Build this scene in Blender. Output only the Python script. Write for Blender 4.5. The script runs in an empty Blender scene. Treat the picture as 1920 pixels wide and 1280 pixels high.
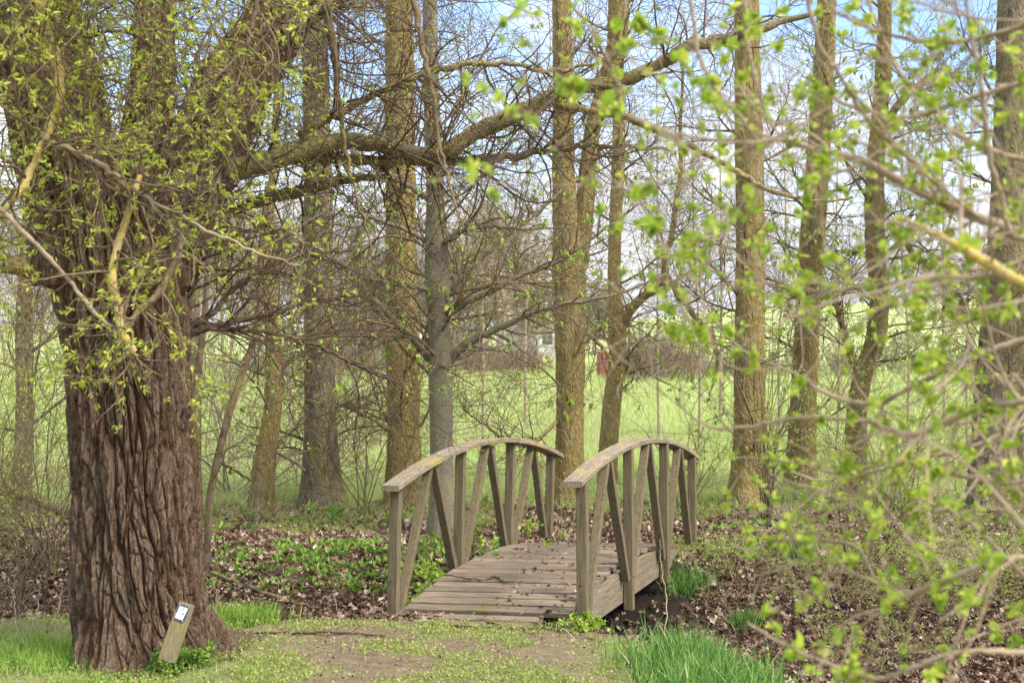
import bpy, math, random
import numpy as np

# ------------------------------------------------------------------ camera, world, sun, exposure
SC = bpy.context.scene
COL = SC.collection
F = 2667.0          # focal length in photo pixels (50 mm on a 36 mm frame, 1920 px wide)
H = 1.87            # eye height
HZ = 620.0          # horizon row in the photo

cam_d = bpy.data.cameras.new('camera')
cam = bpy.data.objects.new('camera', cam_d)
COL.objects.link(cam)
cam.location = (0, 0, H)
cam.rotation_euler = (math.radians(90), 0, 0)
cam_d.lens = 50.0
cam_d.sensor_width = 36.0
cam_d.shift_y = -20.0 / 1920.0
cam_d.clip_start = 0.05
cam_d.clip_end = 6000
cam_d.dof.use_dof = True
cam_d.dof.focus_distance = 10.3
cam_d.dof.aperture_fstop = 4.3
SC.camera = cam

SUN_EL, SUN_AZ = math.radians(46), math.radians(122)   # azimuth clockwise from +Y (behind left)
world = bpy.data.worlds.new("World")
SC.world = world
world.use_nodes = True
wn, wl = world.node_tree.nodes, world.node_tree.links
wn.clear()
w_out = wn.new('ShaderNodeOutputWorld')
w_bg = wn.new('ShaderNodeBackground')
w_sky = wn.new('ShaderNodeTexSky')
w_sky.sky_type = 'NISHITA'
w_sky.sun_disc = False
w_sky.sun_elevation = SUN_EL
w_sky.sun_rotation = SUN_AZ
w_sky.altitude = 50
w_sky.air_density = 1.0
w_sky.dust_density = 0.6
w_sky.ozone_density = 2.0
w_tc = wn.new('ShaderNodeTexCoord')
w_map = wn.new('ShaderNodeMapping'); w_map.inputs['Scale'].default_value = (1.0, 1.0, 2.6)
w_map.inputs['Location'].default_value = (0.35, 0.0, 0.12)
w_no = wn.new('ShaderNodeTexNoise'); w_no.inputs['Scale'].default_value = 3.4
w_no.inputs['Detail'].default_value = 9; w_no.inputs['Roughness'].default_value = 0.56
w_ramp = wn.new('ShaderNodeValToRGB')
w_ramp.color_ramp.elements[0].position = 0.44
w_ramp.color_ramp.elements[1].position = 0.66
w_sep = wn.new('ShaderNodeSeparateXYZ')
w_mr = wn.new('ShaderNodeMapRange')       # more cloud towards the horizon
w_mr.inputs['From Min'].default_value = 0.03; w_mr.inputs['From Max'].default_value = 0.17
w_mr.inputs['To Min'].default_value = 0.26; w_mr.inputs['To Max'].default_value = -0.06
w_mr2 = wn.new('ShaderNodeMapRange')      # and cloud overhead
w_mr2.inputs['From Min'].default_value = 0.3; w_mr2.inputs['From Max'].default_value = 0.5
w_mr2.inputs['To Min'].default_value = 0.0; w_mr2.inputs['To Max'].default_value = 0.2
w_add0 = wn.new('ShaderNodeMath'); w_add0.operation = 'ADD'
w_add = wn.new('ShaderNodeMath'); w_add.operation = 'ADD'
w_mix = wn.new('ShaderNodeMixRGB')
w_n2 = wn.new('ShaderNodeTexNoise'); w_n2.inputs['Scale'].default_value = 7; w_n2.inputs['Detail'].default_value = 6
w_cc = wn.new('ShaderNodeValToRGB')
w_cc.color_ramp.elements[0].position = 0.3; w_cc.color_ramp.elements[0].color = (4.7, 5.0, 5.5, 1)
w_cc.color_ramp.elements[1].position = 0.7; w_cc.color_ramp.elements[1].color = (6.6, 6.7, 6.9, 1)
wl.new(w_tc.outputs['Generated'], w_map.inputs['Vector'])
wl.new(w_map.outputs[0], w_no.inputs['Vector']); wl.new(w_map.outputs[0], w_n2.inputs['Vector'])
wl.new(w_tc.outputs['Generated'], w_sep.inputs[0]); wl.new(w_sep.outputs['Z'], w_mr.inputs['Value'])
wl.new(w_sep.outputs['Z'], w_mr2.inputs['Value']); wl.new(w_mr.outputs[0], w_add0.inputs[0]); wl.new(w_mr2.outputs[0], w_add0.inputs[1])
wl.new(w_no.outputs['Fac'], w_add.inputs[0]); wl.new(w_add0.outputs[0], w_add.inputs[1])
wl.new(w_add.outputs[0], w_ramp.inputs[0]); wl.new(w_ramp.outputs[0], w_mix.inputs['Fac'])
wl.new(w_n2.outputs['Fac'], w_cc.inputs[0])
w_el = wn.new('ShaderNodeMapRange'); w_el.inputs['From Min'].default_value = 0.16; w_el.inputs['From Max'].default_value = 0.5
w_el.inputs['To Min'].default_value = 0.54; w_el.inputs['To Max'].default_value = 1.2  # cloud made brighter above the view, added as fill for the ambient light
w_vs = wn.new('ShaderNodeVectorMath'); w_vs.operation = 'SCALE'
wl.new(w_sep.outputs['Z'], w_el.inputs['Value']); wl.new(w_el.outputs[0], w_vs.inputs['Scale']); wl.new(w_cc.outputs[0], w_vs.inputs[0])
w_tint = wn.new('ShaderNodeMixRGB'); w_tint.blend_type = 'MULTIPLY'; w_tint.inputs['Fac'].default_value = 1; w_tint.inputs['Color2'].default_value = (.78, .81, .90, 1)
wl.new(w_sky.outputs[0], w_tint.inputs['Color1']); wl.new(w_tint.outputs[0], w_mix.inputs['Color1']); wl.new(w_vs.outputs[0], w_mix.inputs['Color2'])
wl.new(w_mix.outputs[0], w_bg.inputs['Color'])
w_bg.inputs['Strength'].default_value = 0.15
wl.new(w_bg.outputs[0], w_out.inputs['Surface'])

sun_d = bpy.data.lights.new('sun', 'SUN')
sun_d.energy = 2.3
sun_d.angle = math.radians(16)
sun_d.color = (1.0, 0.94, 0.86)
sun = bpy.data.objects.new('sun', sun_d)
COL.objects.link(sun)
sun.rotation_euler = (math.pi / 2 - SUN_EL, 0, math.pi - SUN_AZ)

SC.view_settings.view_transform = 'Standard'
SC.view_settings.look = 'None'
SC.view_settings.exposure = 1.3
SC.view_settings.gamma = 1.0
SC.cycles.max_bounces = 6
SC.cycles.transparent_max_bounces = 4
SC.cycles.use_denoising = True

# ------------------------------------------------------------------ helpers
rng = np.random.default_rng(7)

def W(px, py, Y):
    """a point of the place from its direction (photo row/column) and its distance"""
    return np.array([(px - 960.0) / F * Y, Y, H - (py - HZ) / F * Y])

def _h(ix, iy, iz, s):
    n = (ix * 73856093) ^ (iy * 19349663) ^ (iz * 83492791) ^ (s * 2654435761)
    n = (n ^ (n >> 13)) * 1274126177
    n = n & 0x7fffffff
    n = (n ^ (n >> 15)) * 668265263
    n = n & 0x7fffffff
    return (n ^ (n >> 12)) % 1000003 / 1000003.0

def noise(x, y, z=0.0, s=0):
    x, y, z = np.broadcast_arrays(np.asarray(x, float), np.asarray(y, float), np.asarray(z, float))
    ix, iy, iz = np.floor(x).astype(np.int64), np.floor(y).astype(np.int64), np.floor(z).astype(np.int64)
    fx, fy, fz = x - ix, y - iy, z - iz
    fx, fy, fz = [f * f * (3 - 2 * f) for f in (fx, fy, fz)]
    r = 0
    for dx in (0, 1):
        for dy in (0, 1):
            for dz in (0, 1):
                w = (fx if dx else 1 - fx) * (fy if dy else 1 - fy) * (fz if dz else 1 - fz)
                r = r + w * _h(ix + dx, iy + dy, iz + dz, s)
    return r

def fbm(x, y, z=0.0, s=0, o=4):
    r, a, t = 0, 1.0, 0
    for k in range(o):
        r = r + a * noise(np.asarray(x) * 2 ** k, np.asarray(y) * 2 ** k, np.asarray(z) * 2 ** k, s + k)
        t += a; a *= 0.5
    return r / t

def voro(x, y, z, s=0):
    """F2-F1 and the id of the nearest cell"""
    ix, iy, iz = np.floor(x).astype(np.int64), np.floor(y).astype(np.int64), np.floor(z).astype(np.int64)
    d1 = np.full(x.shape, 9.0); d2 = np.full(x.shape, 9.0); idn = np.zeros(x.shape)
    for dx in (-1, 0, 1):
        for dy in (-1, 0, 1):
            for dz in (-1, 0, 1):
                cx, cy, cz = ix + dx, iy + dy, iz + dz
                d = np.sqrt((cx + _h(cx, cy, cz, s) - x) ** 2 + (cy + _h(cx, cy, cz, s + 1) - y) ** 2 + (cz + _h(cx, cy, cz, s + 2) - z) ** 2)
                near = d < d1
                d2 = np.where(near, d1, np.minimum(d2, d))
                idn = np.where(near, _h(cx, cy, cz, s + 3), idn)
                d1 = np.where(near, d, d1)
    return d2 - d1, idn

def sstep(a, b, x):
    t = np.clip((np.asarray(x, float) - a) / (b - a), 0, 1)
    return t * t * (3 - 2 * t)

def ditch_near(x):
    return np.interp(x, [-30, -3, 0.2, 0.8, 1.3, 2.2, 5, 30], [9.6, 9.2, 9.2, 8.5, 7.6, 6.9, 5.6, 2])

def ditch_far(x):
    return np.interp(x, [-30, -3, 0, 1.5, 3, 8, 30], [13.5, 12.3, 12.1, 12.2, 12.1, 11.6, 8])

def G(x, y):
    """height of the ground"""
    x = np.asarray(x, float); y = np.asarray(y, float)
    z = 0.10 * (fbm(x * 0.35 + 5, y * 0.35, 0, 11, 3) - 0.5) * sstep(13, 17, y)
    z = z + 0.035 * (fbm(x * 2.0, y * 2.0, 0, 12, 3) - 0.5)
    yn, yf = ditch_near(x), ditch_far(x)
    t = (y - yn) / (yf - yn)
    w = sstep(0, 0.24, t) * (1 - sstep(0.42, 1.0, t))
    dep = np.interp(x, [-8, -1.5, 0.2, 0.9, 1.5, 6], [0.34, 0.36, 0.72, 0.8, 0.68, 0.6])
    z = z - dep * w * (1 + 0.35 * (fbm(x * 1.1, y * 1.1, 0, 13, 3) - 0.5))
    # meadow falls and rises again as a low green hill on the right, long rise behind
    z = z + (4.6 + 2.2 * sstep(20, 90, x)) * sstep(60, 200, y) * sstep(-2, 26, x * 140 / np.maximum(y, 60)) + 3.0 * sstep(150, 500, y)
    return z

def px_of(x, y, z=0.0):
    return 960 + F * x / y, HZ + F * (H - z) / y

def link(name, verts, faces, mat, parent=None, smooth=True, attrs=None):
    """verts (n,3); faces (m,k) int array or list of such arrays"""
    me = bpy.data.meshes.new(name)
    verts = np.ascontiguousarray(verts, dtype=np.float32)
    fl = [np.asarray(f, dtype=np.int32) for f in (faces if isinstance(faces, list) else [faces]) if len(f)]
    me.vertices.add(len(verts)); me.vertices.foreach_set('co', verts.ravel())
    nl = sum(f.size for f in fl); nf = sum(len(f) for f in fl)
    me.loops.add(nl); me.loops.foreach_set('vertex_index', np.concatenate([f.ravel() for f in fl]))
    tot = np.concatenate([np.full(len(f), f.shape[1], np.int32) for f in fl])
    st = np.concatenate([[0], np.cumsum(tot)[:-1]]).astype(np.int32)
    me.polygons.add(nf); me.polygons.foreach_set('loop_start', st)
    me.polygons.foreach_set('use_smooth', np.full(nf, smooth))
    me.update(calc_edges=True)
    for k, v in (attrs or {}).items():
        a = me.attributes.new(k, 'FLOAT', 'POINT'); a.data.foreach_set('value', np.asarray(v, np.float32).ravel())
    if mat: me.materials.append(mat)
    o = bpy.data.objects.new(name, me)
    COL.objects.link(o)
    if parent: o.parent = parent
    return o

def tag(o, label=None, cat=None, group=None, kind=None):
    if label: o['label'] = label
    if cat: o['category'] = cat
    if group: o['group'] = group
    if kind: o['kind'] = kind
    return o

def thing(name, label, cat, group=None, loc=(0, 0, 0)):
    o = bpy.data.objects.new(name, None); COL.objects.link(o)
    o.empty_display_size = 0.2
    return tag(o, label, cat, group)

def nrm(v):
    return v / np.maximum(np.linalg.norm(v, axis=-1, keepdims=True), 1e-9)

def tubes(P, R, sides=4, cap=False):
    """P (M,K,3), R (M,K) -> verts, quads"""
    M, K, _ = P.shape
    T = np.empty_like(P)
    T[:, 1:-1] = P[:, 2:] - P[:, :-2]; T[:, 0] = P[:, 1] - P[:, 0]; T[:, -1] = P[:, -1] - P[:, -2]
    T = nrm(T)
    mean = nrm(P[:, -1] - P[:, 0])
    ref = np.where(np.abs(mean[:, 1:2]) < 0.85, np.array([[0.05, 1.0, 0.02]]), np.array([[1.0, 0.05, 0.02]]))
    N = nrm(np.cross(T, ref[:, None, :])); B = np.cross(T, N)
    a = np.arange(sides) * 2 * np.pi / sides
    V = P[:, :, None, :] + R[:, :, None, None] * (np.cos(a)[None, None, :, None] * N[:, :, None, :] + np.sin(a)[None, None, :, None] * B[:, :, None, :])
    i = np.arange(M)[:, None, None] * K * sides; k = np.arange(K - 1)[None, :, None] * sides
    s = np.arange(sides)[None, None, :]; s2 = (s + 1) % sides
    q = np.stack([i + k + s, i + k + s2, i + k + sides + s2, i + k + sides + s], -1).reshape(-1, 4)
    return V.reshape(-1, 3), q

class Bag:
    """collects faces of one mesh"""
    def __init__(s): s.v = []; s.f = {}; s.n = 0
    def add(s, v, f):
        f = np.asarray(f); s.v.append(np.asarray(v, float)); s.f.setdefault(f.shape[1], []).append(f + s.n); s.n += len(v)
        return s
    def tube(s, P, R, sides=4):
        if len(P): s.add(*tubes(P, R, sides))
        return s
    def build(s, name, mat, parent=None, smooth=True):
        if not s.n: return None
        return link(name, np.concatenate(s.v), [np.concatenate(f) for f in s.f.values()], mat, parent, smooth)

def spline(pts, n):
    """Catmull-Rom through pts (any columns), n samples"""
    p = np.asarray(pts, float)
    if len(p) == 2:
        t = np.linspace(0, 1, n)[:, None]; return p[0] * (1 - t) + p[1] * t
    p = np.vstack([2 * p[0] - p[1], p, 2 * p[-1] - p[-2]])
    m = len(p) - 3
    u = np.linspace(0, m - 1e-6, n); i = u.astype(int); t = (u - i)[:, None]
    a, b, c, d = p[i], p[i + 1], p[i + 2], p[i + 3]
    return 0.5 * (2 * b + (c - a) * t + (2 * a - 5 * b + 4 * c - d) * t * t + (3 * b - a - 3 * c + d) * t ** 3)

def limb(pts, n=24, wob=0.0):
    """pts: (px, py, Y, width_px) -> P (1,n,3), R (1,n)"""
    q = []
    for px, py, Y, w in pts:
        q.append(list(W(px, py, Y)) + [w * 0.5 * Y / F])
    q = spline(q, n)
    P = q[:, :3].copy()
    if wob:
        k = np.arange(n) * 0.9 + rng.random() * 50
        for c in range(3): P[1:, c] += (wob * (noise(k, 3.3 + c * 7, 0, 91) - 0.5))[1:]
    return P[None], np.maximum(q[:, 3], 0.0008)[None]

def inview(P, m=0.22):
    """keep polylines that could be seen from near the camera"""
    c = P[:, P.shape[1] // 2]
    y = np.maximum(c[:, 1], 0.6)
    u = c[:, 0] / y * F / 960; v = (H - c[:, 2]) / y * F
    return (np.abs(u) < 1 + m) & (v > -HZ - 220) & (v < 800) & (c[:, 1] > 0.8)

def grow(P, R, n, t=(0.1, 1.0), L=0.5, ang=(30, 70), K=7, wander=0.18, curl=0.12, trop=(0, 0, 0), rf=0.6, rmax=1.0, rmin=0.0012, cull=True, minr=0.3, even=False):
    """n new polylines grown from the parents P,R; vectorised"""
    M, Kp, _ = P.shape
    if M == 0: return np.zeros((0, K, 3)), np.zeros((0, K))
    seg = np.linalg.norm(P[:, 1:] - P[:, :-1], axis=2).sum(1)
    pr = seg / seg.sum() if not even else np.full(M, 1.0 / M)
    idx = rng.choice(M, n, p=pr)
    tt = rng.uniform(t[0], t[1], n) * (Kp - 1.001)
    k = tt.astype(int); f = (tt - k)[:, None]
    pos = P[idx, k] * (1 - f) + P[idx, k + 1] * f
    r0 = R[idx, k] * (1 - f[:, 0]) + R[idx, k + 1] * f[:, 0]
    T = nrm(P[idx, k + 1] - P[idx, k])
    rv = rng.normal(size=(n, 3)); perp = nrm(rv - (rv * T).sum(1, keepdims=True) * T)
    a = np.radians(rng.uniform(ang[0], ang[1], n))[:, None]
    d = nrm(np.cos(a) * T + np.sin(a) * perp)
    le = L * rng.uniform(0.45, 1.4, n) * (1.15 - 0.55 * tt / Kp)
    st = (le / (K - 1))[:, None]
    cv = rng.normal(size=(n, 3)) * curl
    out = np.empty((n, K, 3)); out[:, 0] = pos
    tr = np.asarray(trop, float)
    for j in range(1, K):
        out[:, j] = out[:, j - 1] + d * st
        d = nrm(d + cv + rng.normal(size=(n, 3)) * wander + tr)
    rs = np.minimum(r0 * rf, rmax) * rng.uniform(minr + 0.3, 1.0, n)
    rs = np.maximum(rs, rmin * 1.15)
    RR = rs[:, None] * (1 - np.linspace(0, 1, K)[None] ** 1.1) + rmin * np.linspace(0, 1, K)[None]
    if cull:
        m = inview(out); out, RR = out[m], RR[m]
    return out, RR

def rotmats(n, up=0.0, axis=None):
    """random orthonormal frames; rows: right, forward(length), normal"""
    f = rng.normal(size=(n, 3)) if axis is None else axis + rng.normal(size=(n, 3)) * up
    f = nrm(f); r = rng.normal(size=(n, 3)); r = nrm(r - (r * f).sum(1, keepdims=True) * f)
    return r, f, np.cross(r, f)

def leaves(pos, size, tmpl, spread=1.0, axis=None):
    """copies of a leaf template (k,3: across, along, up) and its faces at pos"""
    tv, tf = tmpl
    n = len(pos)
    r, f, u = rotmats(n, spread, axis)
    s = np.asarray(size)[:, None, None] if np.ndim(size) else size
    V = pos[:, None, :] + s * (tv[None, :, 0:1] * r[:, None] + tv[None, :, 1:2] * f[:, None] + tv[None, :, 2:3] * u[:, None])
    fa = [(np.asarray(q)[None] + (np.arange(n) * len(tv))[:, None, None]).reshape(-1, np.asarray(q).shape[1]) for q in tf]
    return V.reshape(-1, 3), fa

def add_leaves(bag, *a, **k):
    v, fs = leaves(*a, **k)
    if not len(v): return
    base = bag.n
    bag.v.append(v); bag.n += len(v)
    for f in fs: bag.f.setdefault(f.shape[1], []).append(f + base)

LANCE = (np.array([[0, 0, 0], [.13, .35, .06], [0, .4, 0], [-.13, .35, .06], [.09, .7, .02], [0, .72, -.04], [-.09, .7, .02], [0, 1, -.12]]),
         [[[0, 1, 2], [0, 2, 3], [4, 7, 5], [5, 7, 6]], [[1, 4, 5, 2], [2, 5, 6, 3]]])
ROUND = (np.array([[0, 0, 0], [.32, .3, .1], [0, .38, 0], [-.32, .3, .1], [.28, .72, .06], [0, .75, -.05], [-.28, .72, .06], [0, 1, -.1]]), LANCE[1])
LITTER = (np.array([[0, 0, 0], [.16, .10, .10], [.46, .20, .26], [.20, .42, .12], [.44, .74, .30], [.14, .80, .10], [.03, 1.1, .26], [-.12, .78, .04], [-.40, .66, .02], [-.20, .44, .10], [-.46, .26, .22], [-.12, .12, .05], [0, .45, -.04]]),
          [[[0, 1, 12], [1, 2, 3], [1, 3, 12], [3, 4, 5], [3, 5, 12], [5, 6, 7], [5, 7, 12], [7, 8, 9], [7, 9, 12], [9, 10, 11], [9, 11, 12], [11, 0, 12]]])
BLADE = (np.array([[-.5, 0, 0], [.5, 0, 0], [.42, .5, .05], [-.42, .5, .05], [0, 1, .3]]), [[[0, 1, 2, 3]], [[3, 2, 4]]])

# ------------------------------------------------------------------ materials
def mat(name):
    m = bpy.data.materials.new(name); m.use_nodes = True
    nt = m.node_tree; b = nt.nodes['Principled BSDF']
    b.inputs['Roughness'].default_value = 0.85
    b.inputs['Specular IOR Level'].default_value = 0.25
    return m, nt, b

def nd(nt, t, **kw):
    n = nt.nodes.new('ShaderNode' + t)
    for k, v in kw.items():
        if k in n.inputs: n.inputs[k].default_value = v
        else: setattr(n, k, v)
    return n

def ramp(nt, src, stops):
    r = nt.nodes.new('ShaderNodeValToRGB')
    e = r.color_ramp.elements
    while len(e) < len(stops): e.new(0.5)
    for i, (p, c) in enumerate(stops):
        e[i].position = p; e[i].color = (*c, 1)
    nt.links.new(src, r.inputs[0])
    return r.outputs[0]

def mixc(nt, fac, a, b):
    m = nt.nodes.new('ShaderNodeMixRGB')
    for s, i in ((fac, 'Fac'), (a, 'Color1'), (b, 'Color2')):
        if isinstance(s, (int, float)): m.inputs[i].default_value = s
        elif isinstance(s, tuple): m.inputs[i].default_value = (*s, 1)
        else: nt.links.new(s, m.inputs[i])
    return m.outputs[0]

def objnoise(nt, scale, stretch=(1, 1, 1), detail=5, rough=0.6):
    tc = nd(nt, 'TexCoord'); mp = nd(nt, 'Mapping', Scale=stretch)
    nt.links.new(tc.outputs['Object'], mp.inputs[0])
    n = nd(nt, 'TexNoise', Scale=scale, Detail=detail, Roughness=rough)
    nt.links.new(mp.outputs[0], n.inputs['Vector'])
    return n.outputs['Fac'], mp.outputs[0]

def leaf_mat(name, stops, transl=0.35, rough=0.55):
    m, nt, b = mat(name)
    g = nd(nt, 'NewGeometry')
    c = ramp(nt, g.outputs['Random Per Island'], stops)
    nt.links.new(c, b.inputs['Base Color']); b.inputs['Roughness'].default_value = rough
    if transl:
        t = nd(nt, 'BsdfTranslucent'); nt.links.new(c, t.inputs['Color'])
        mx = nd(nt, 'MixShader'); mx.inputs[0].default_value = transl
        nt.links.new(b.outputs[0], mx.inputs[1]); nt.links.new(t.outputs[0], mx.inputs[2])
        nt.links.new(mx.outputs[0], nt.nodes['Material Output'].inputs['Surface'])
    return m

def bark_mat(name, dark, light, lichen, lich_amt, scale=22, stretch=(1, 1, .22), bump=0.9, dist=0.02, green=None):
    m, nt, b = mat(name)
    n1, vec = objnoise(nt, scale, stretch, 6, 0.65)
    base = ramp(nt, n1, [(0.32, dark), (0.62, light)])
    n2, _ = objnoise(nt, 3.2, (1, 1, .5), 10, 0.75)
    f = ramp(nt, n2, [(0.60 - lich_amt * .32, (0, 0, 0)), (0.70 - lich_amt * .2, (1, 1, 1))])
    n4, _ = objnoise(nt, 60, (1, 1, 1), 4, 0.7)
    f2 = nd(nt, 'Math', operation='MULTIPLY'); nt.links.new(f, f2.inputs[0])
    g4 = ramp(nt, n4, [(0.38, (0, 0, 0)), (0.58, (1, 1, 1))]); nt.links.new(g4, f2.inputs[1])
    c = mixc(nt, f2.outputs[0], base, lichen)
    if green:
        n3, _ = objnoise(nt, 2.2, (1, 1, .4), 4, 0.6)
        c = mixc(nt, ramp(nt, n3, [(0.45, (0, 0, 0)), (0.7, (.7, .7, .7))]), c, green)
    nt.links.new(c, b.inputs['Base Color'])
    v = nd(nt, 'TexVoronoi', Scale=scale * 1.1); v.feature = 'DISTANCE_TO_EDGE'
    wv = nd(nt, 'MixRGB'); wv.inputs[0].default_value = 0.12
    nn = nd(nt, 'TexNoise', Scale=scale * .6, Detail=3); nt.links.new(vec, nn.inputs['Vector'])
    nt.links.new(vec, wv.inputs[1]); nt.links.new(nn.outputs['Color'], wv.inputs[2]); nt.links.new(wv.outputs[0], v.inputs['Vector'])
    a = nd(nt, 'Math', operation='MULTIPLY_ADD'); nt.links.new(v.outputs['Distance'], a.inputs[0]); a.inputs[1].default_value = 1.6
    nt.links.new(n1, a.inputs[2])
    bp = nd(nt, 'Bump', Strength=bump, Distance=dist); nt.links.new(a.outputs[0], bp.inputs['Height'])
    nt.links.new(bp.outputs[0], b.inputs['Normal'])
    b.inputs['Roughness'].default_value = 0.95; b.inputs['Specular IOR Level'].default_value = 0.1
    return m

M_WILLOW = bark_mat('willow_bark', (.075, .05, .034), (.33, .235, .165), (.2, .2, .11), .2, 70, (1, 1, .2), 1.0, .016)
nt = M_WILLOW.node_tree; _b = nt.nodes['Principled BSDF']; _l = _b.inputs['Base Color'].links[0].from_socket
_a = nd(nt, 'Attribute', attribute_name='plate'); _r = ramp(nt, _a.outputs['Fac'], [(.05, (.80, .66, .56)), (.7, (1.05, 1.01, .97))])
_m = nd(nt, 'MixRGB', blend_type='MULTIPLY'); _m.inputs[0].default_value = 1; nt.links.new(_l, _m.inputs[1]); nt.links.new(_r, _m.inputs[2]); nt.links.new(_m.outputs[0], _b.inputs['Base Color'])
M_POPLAR = bark_mat('poplar_bark', (.08, .06, .042), (.29, .235, .165), (.33, .24, .045), .95, 26, (1, 1, .3), 1.0, .022)
M_POPLAR2 = bark_mat('ochre_bark', (.085, .065, .04), (.30, .245, .165), (.35, .255, .06), 1.05, 26, (1, 1, .3), 1.0, .022)
M_POPLAR3 = bark_mat('grey_bark', (.07, .055, .04), (.26, .21, .15), (.27, .22, .06), .5, 26, (1, 1, .3), 1.0, .022)
M_SMOOTH = bark_mat('smooth_bark', (.10, .078, .055), (.235, .19, .14), (.24, .24, .11), .5, 30, (1, 1, 2.5), .35, .008)
M_TWIG = bark_mat('twig_bark', (.06, .04, .026), (.21, .15, .10), (.30, .25, .06), .38, 14, (1, 1, 1), .3, .004)
M_TWIGD = bark_mat('dark_twig_bark', (.045, .029, .02), (.15, .10, .068), (.22, .19, .06), .25, 14, (1, 1, 1), .3, .004)
M_LIMB = bark_mat('limb_bark', (.08, .062, .042), (.24, .20, .145), (.38, .28, .07), .6, 30, (1, 1, 1), .8, .012, green=(.13, .14, .05))
M_PALE = bark_mat('pale_twig_bark', (.19, .135, .085), (.38, .295, .20), (.42, .33, .10), .15, 12, (1, 1, 1), .2, .003)
M_LICHEN = bark_mat('lichen_bark', (.24, .18, .11), (.38, .30, .19), (.52, .38, .06), 1.0, 26, (1, 1, 1), .4, .004)
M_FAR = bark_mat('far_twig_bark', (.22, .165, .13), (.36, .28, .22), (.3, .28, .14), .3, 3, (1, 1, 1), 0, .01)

M_LEAFW = leaf_mat('willow_leaf', [(0, (.30, .42, .05)), (.5, (.46, .54, .06)), (1, (.66, .64, .13))], .45)
M_LEAFF = leaf_mat('shrub_leaf', [(0, (.20, .32, .03)), (.5, (.35, .48, .045)), (.85, (.50, .58, .08)), (1, (.66, .66, .16))], .45)
M_LEAFC = leaf_mat('chestnut_leaf', [(0, (.16, .24, .04)), (.6, (.30, .40, .07)), (1, (.46, .50, .12))], .4)
M_BUD = leaf_mat('bud_leaf', [(0, (.20, .24, .05)), (.6, (.36, .38, .08)), (1, (.45, .34, .10))], .35)
M_YEL = leaf_mat('yellow_leaf', [(0, (.30, .30, .05)), (.6, (.48, .40, .08)), (1, (.30, .40, .06))], .35)
M_GRASS = leaf_mat('meadow_grass', [(0, (.27, .42, .07)), (.45, (.38, .47, .13)), (.72, (.50, .53, .21)), (1, (.74, .65, .42))], .5)
M_GRASST = leaf_mat('tall_grass_blades', [(0, (.05, .13, .025)), (.5, (.12, .27, .045)), (.88, (.25, .40, .08)), (1, (.62, .60, .30))], .35)
M_GRASSS = leaf_mat('short_grass_blades', [(0, (.12, .24, .03)), (.6, (.24, .40, .05)), (1, (.42, .46, .13))], .35)
M_COVER = leaf_mat('cover_leaf', [(0, (.20, .27, .05)), (.5, (.31, .37, .08)), (.85, (.42, .43, .14)), (1, (.42, .33, .17))], .3)
M_BROAD = leaf_mat('broad_leaf', [(0, (.12, .22, .035)), (.6, (.22, .36, .06)), (1, (.38, .46, .10))], .35)
M_LITTER = leaf_mat('dead_leaf', [(0, (.055, .026, .018)), (.35, (.135, .076, .046)), (.62, (.245, .152, .098)), (.84, (.36, .255, .175)), (1, (.58, .47, .36))], .12, .7)
M_STRAW = leaf_mat('dry_grass', [(0, (.34, .25, .16)), (1, (.58, .48, .34))], .2)

def wood_mat(name, c0, c1, moss, amt, along, rot=0.0):
    m, nt, b = mat(name)
    st = [9, 9, 9]; st[along] = 0.55
    tc = nd(nt, 'TexCoord'); m1 = nd(nt, 'Mapping', Rotation=(0, 0, rot)); m2 = nd(nt, 'Mapping', Scale=tuple(st))
    nt.links.new(tc.outputs['Object'], m1.inputs[0]); nt.links.new(m1.outputs[0], m2.inputs[0])
    nz = nd(nt, 'TexNoise', Scale=9, Detail=8, Roughness=.7); nt.links.new(m2.outputs[0], nz.inputs['Vector']); n1 = nz.outputs['Fac']
    c = ramp(nt, n1, [(0.3, c0), (0.68, c1)])
    n2, _ = objnoise(nt, 3.4, (1, 1, 1), 8, 0.7)
    c = mixc(nt, ramp(nt, n2, [(0.62 - amt * .3, (0, 0, 0)), (0.78 - amt * .2, (.85, .85, .85))]), c, moss)
    n3, _ = objnoise(nt, 70, (1, 1, 1), 3, 0.8)
    c = mixc(nt, ramp(nt, n3, [(0.64, (0, 0, 0)), (0.76, (.5, .5, .5))]), c, tuple(min(.55, v * 1.9) for v in c1))
    g = nd(nt, 'NewGeometry')
    hs = nd(nt, 'HueSaturation'); nt.links.new(c, hs.inputs['Color'])
    mr = nd(nt, 'MapRange'); nt.links.new(g.outputs['Random Per Island'], mr.inputs[0])
    mr.inputs['To Min'].default_value = 0.75; mr.inputs['To Max'].default_value = 1.2
    nt.links.new(mr.outputs[0], hs.inputs['Value'])
    nt.links.new(hs.outputs[0], b.inputs['Base Color'])
    bp = nd(nt, 'Bump', Strength=1.0, Distance=.006); nt.links.new(n1, bp.inputs['Height']); nt.links.new(bp.outputs[0], b.inputs['Normal'])
    b.inputs['Roughness'].default_value = 0.9
    return m
M_WPOST = wood_mat('weathered_post_wood', (.07, .054, .028), (.225, .175, .10), (.15, .13, .04), .35, 2)
M_WRAIL = wood_mat('weathered_rail_wood', (.10, .075, .048), (.36, .285, .20), (.42, .30, .05), .32, 1, math.radians(18.6))
M_WDECK = wood_mat('weathered_deck_wood', (.085, .062, .04), (.31, .235, .16), (.18, .15, .06), .25, 0, math.radians(18.6))
M_WSIDE = wood_mat('weathered_side_wood', (.085, .064, .038), (.29, .23, .15), (.20, .18, .10), .3, 1, math.radians(18.6))

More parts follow.
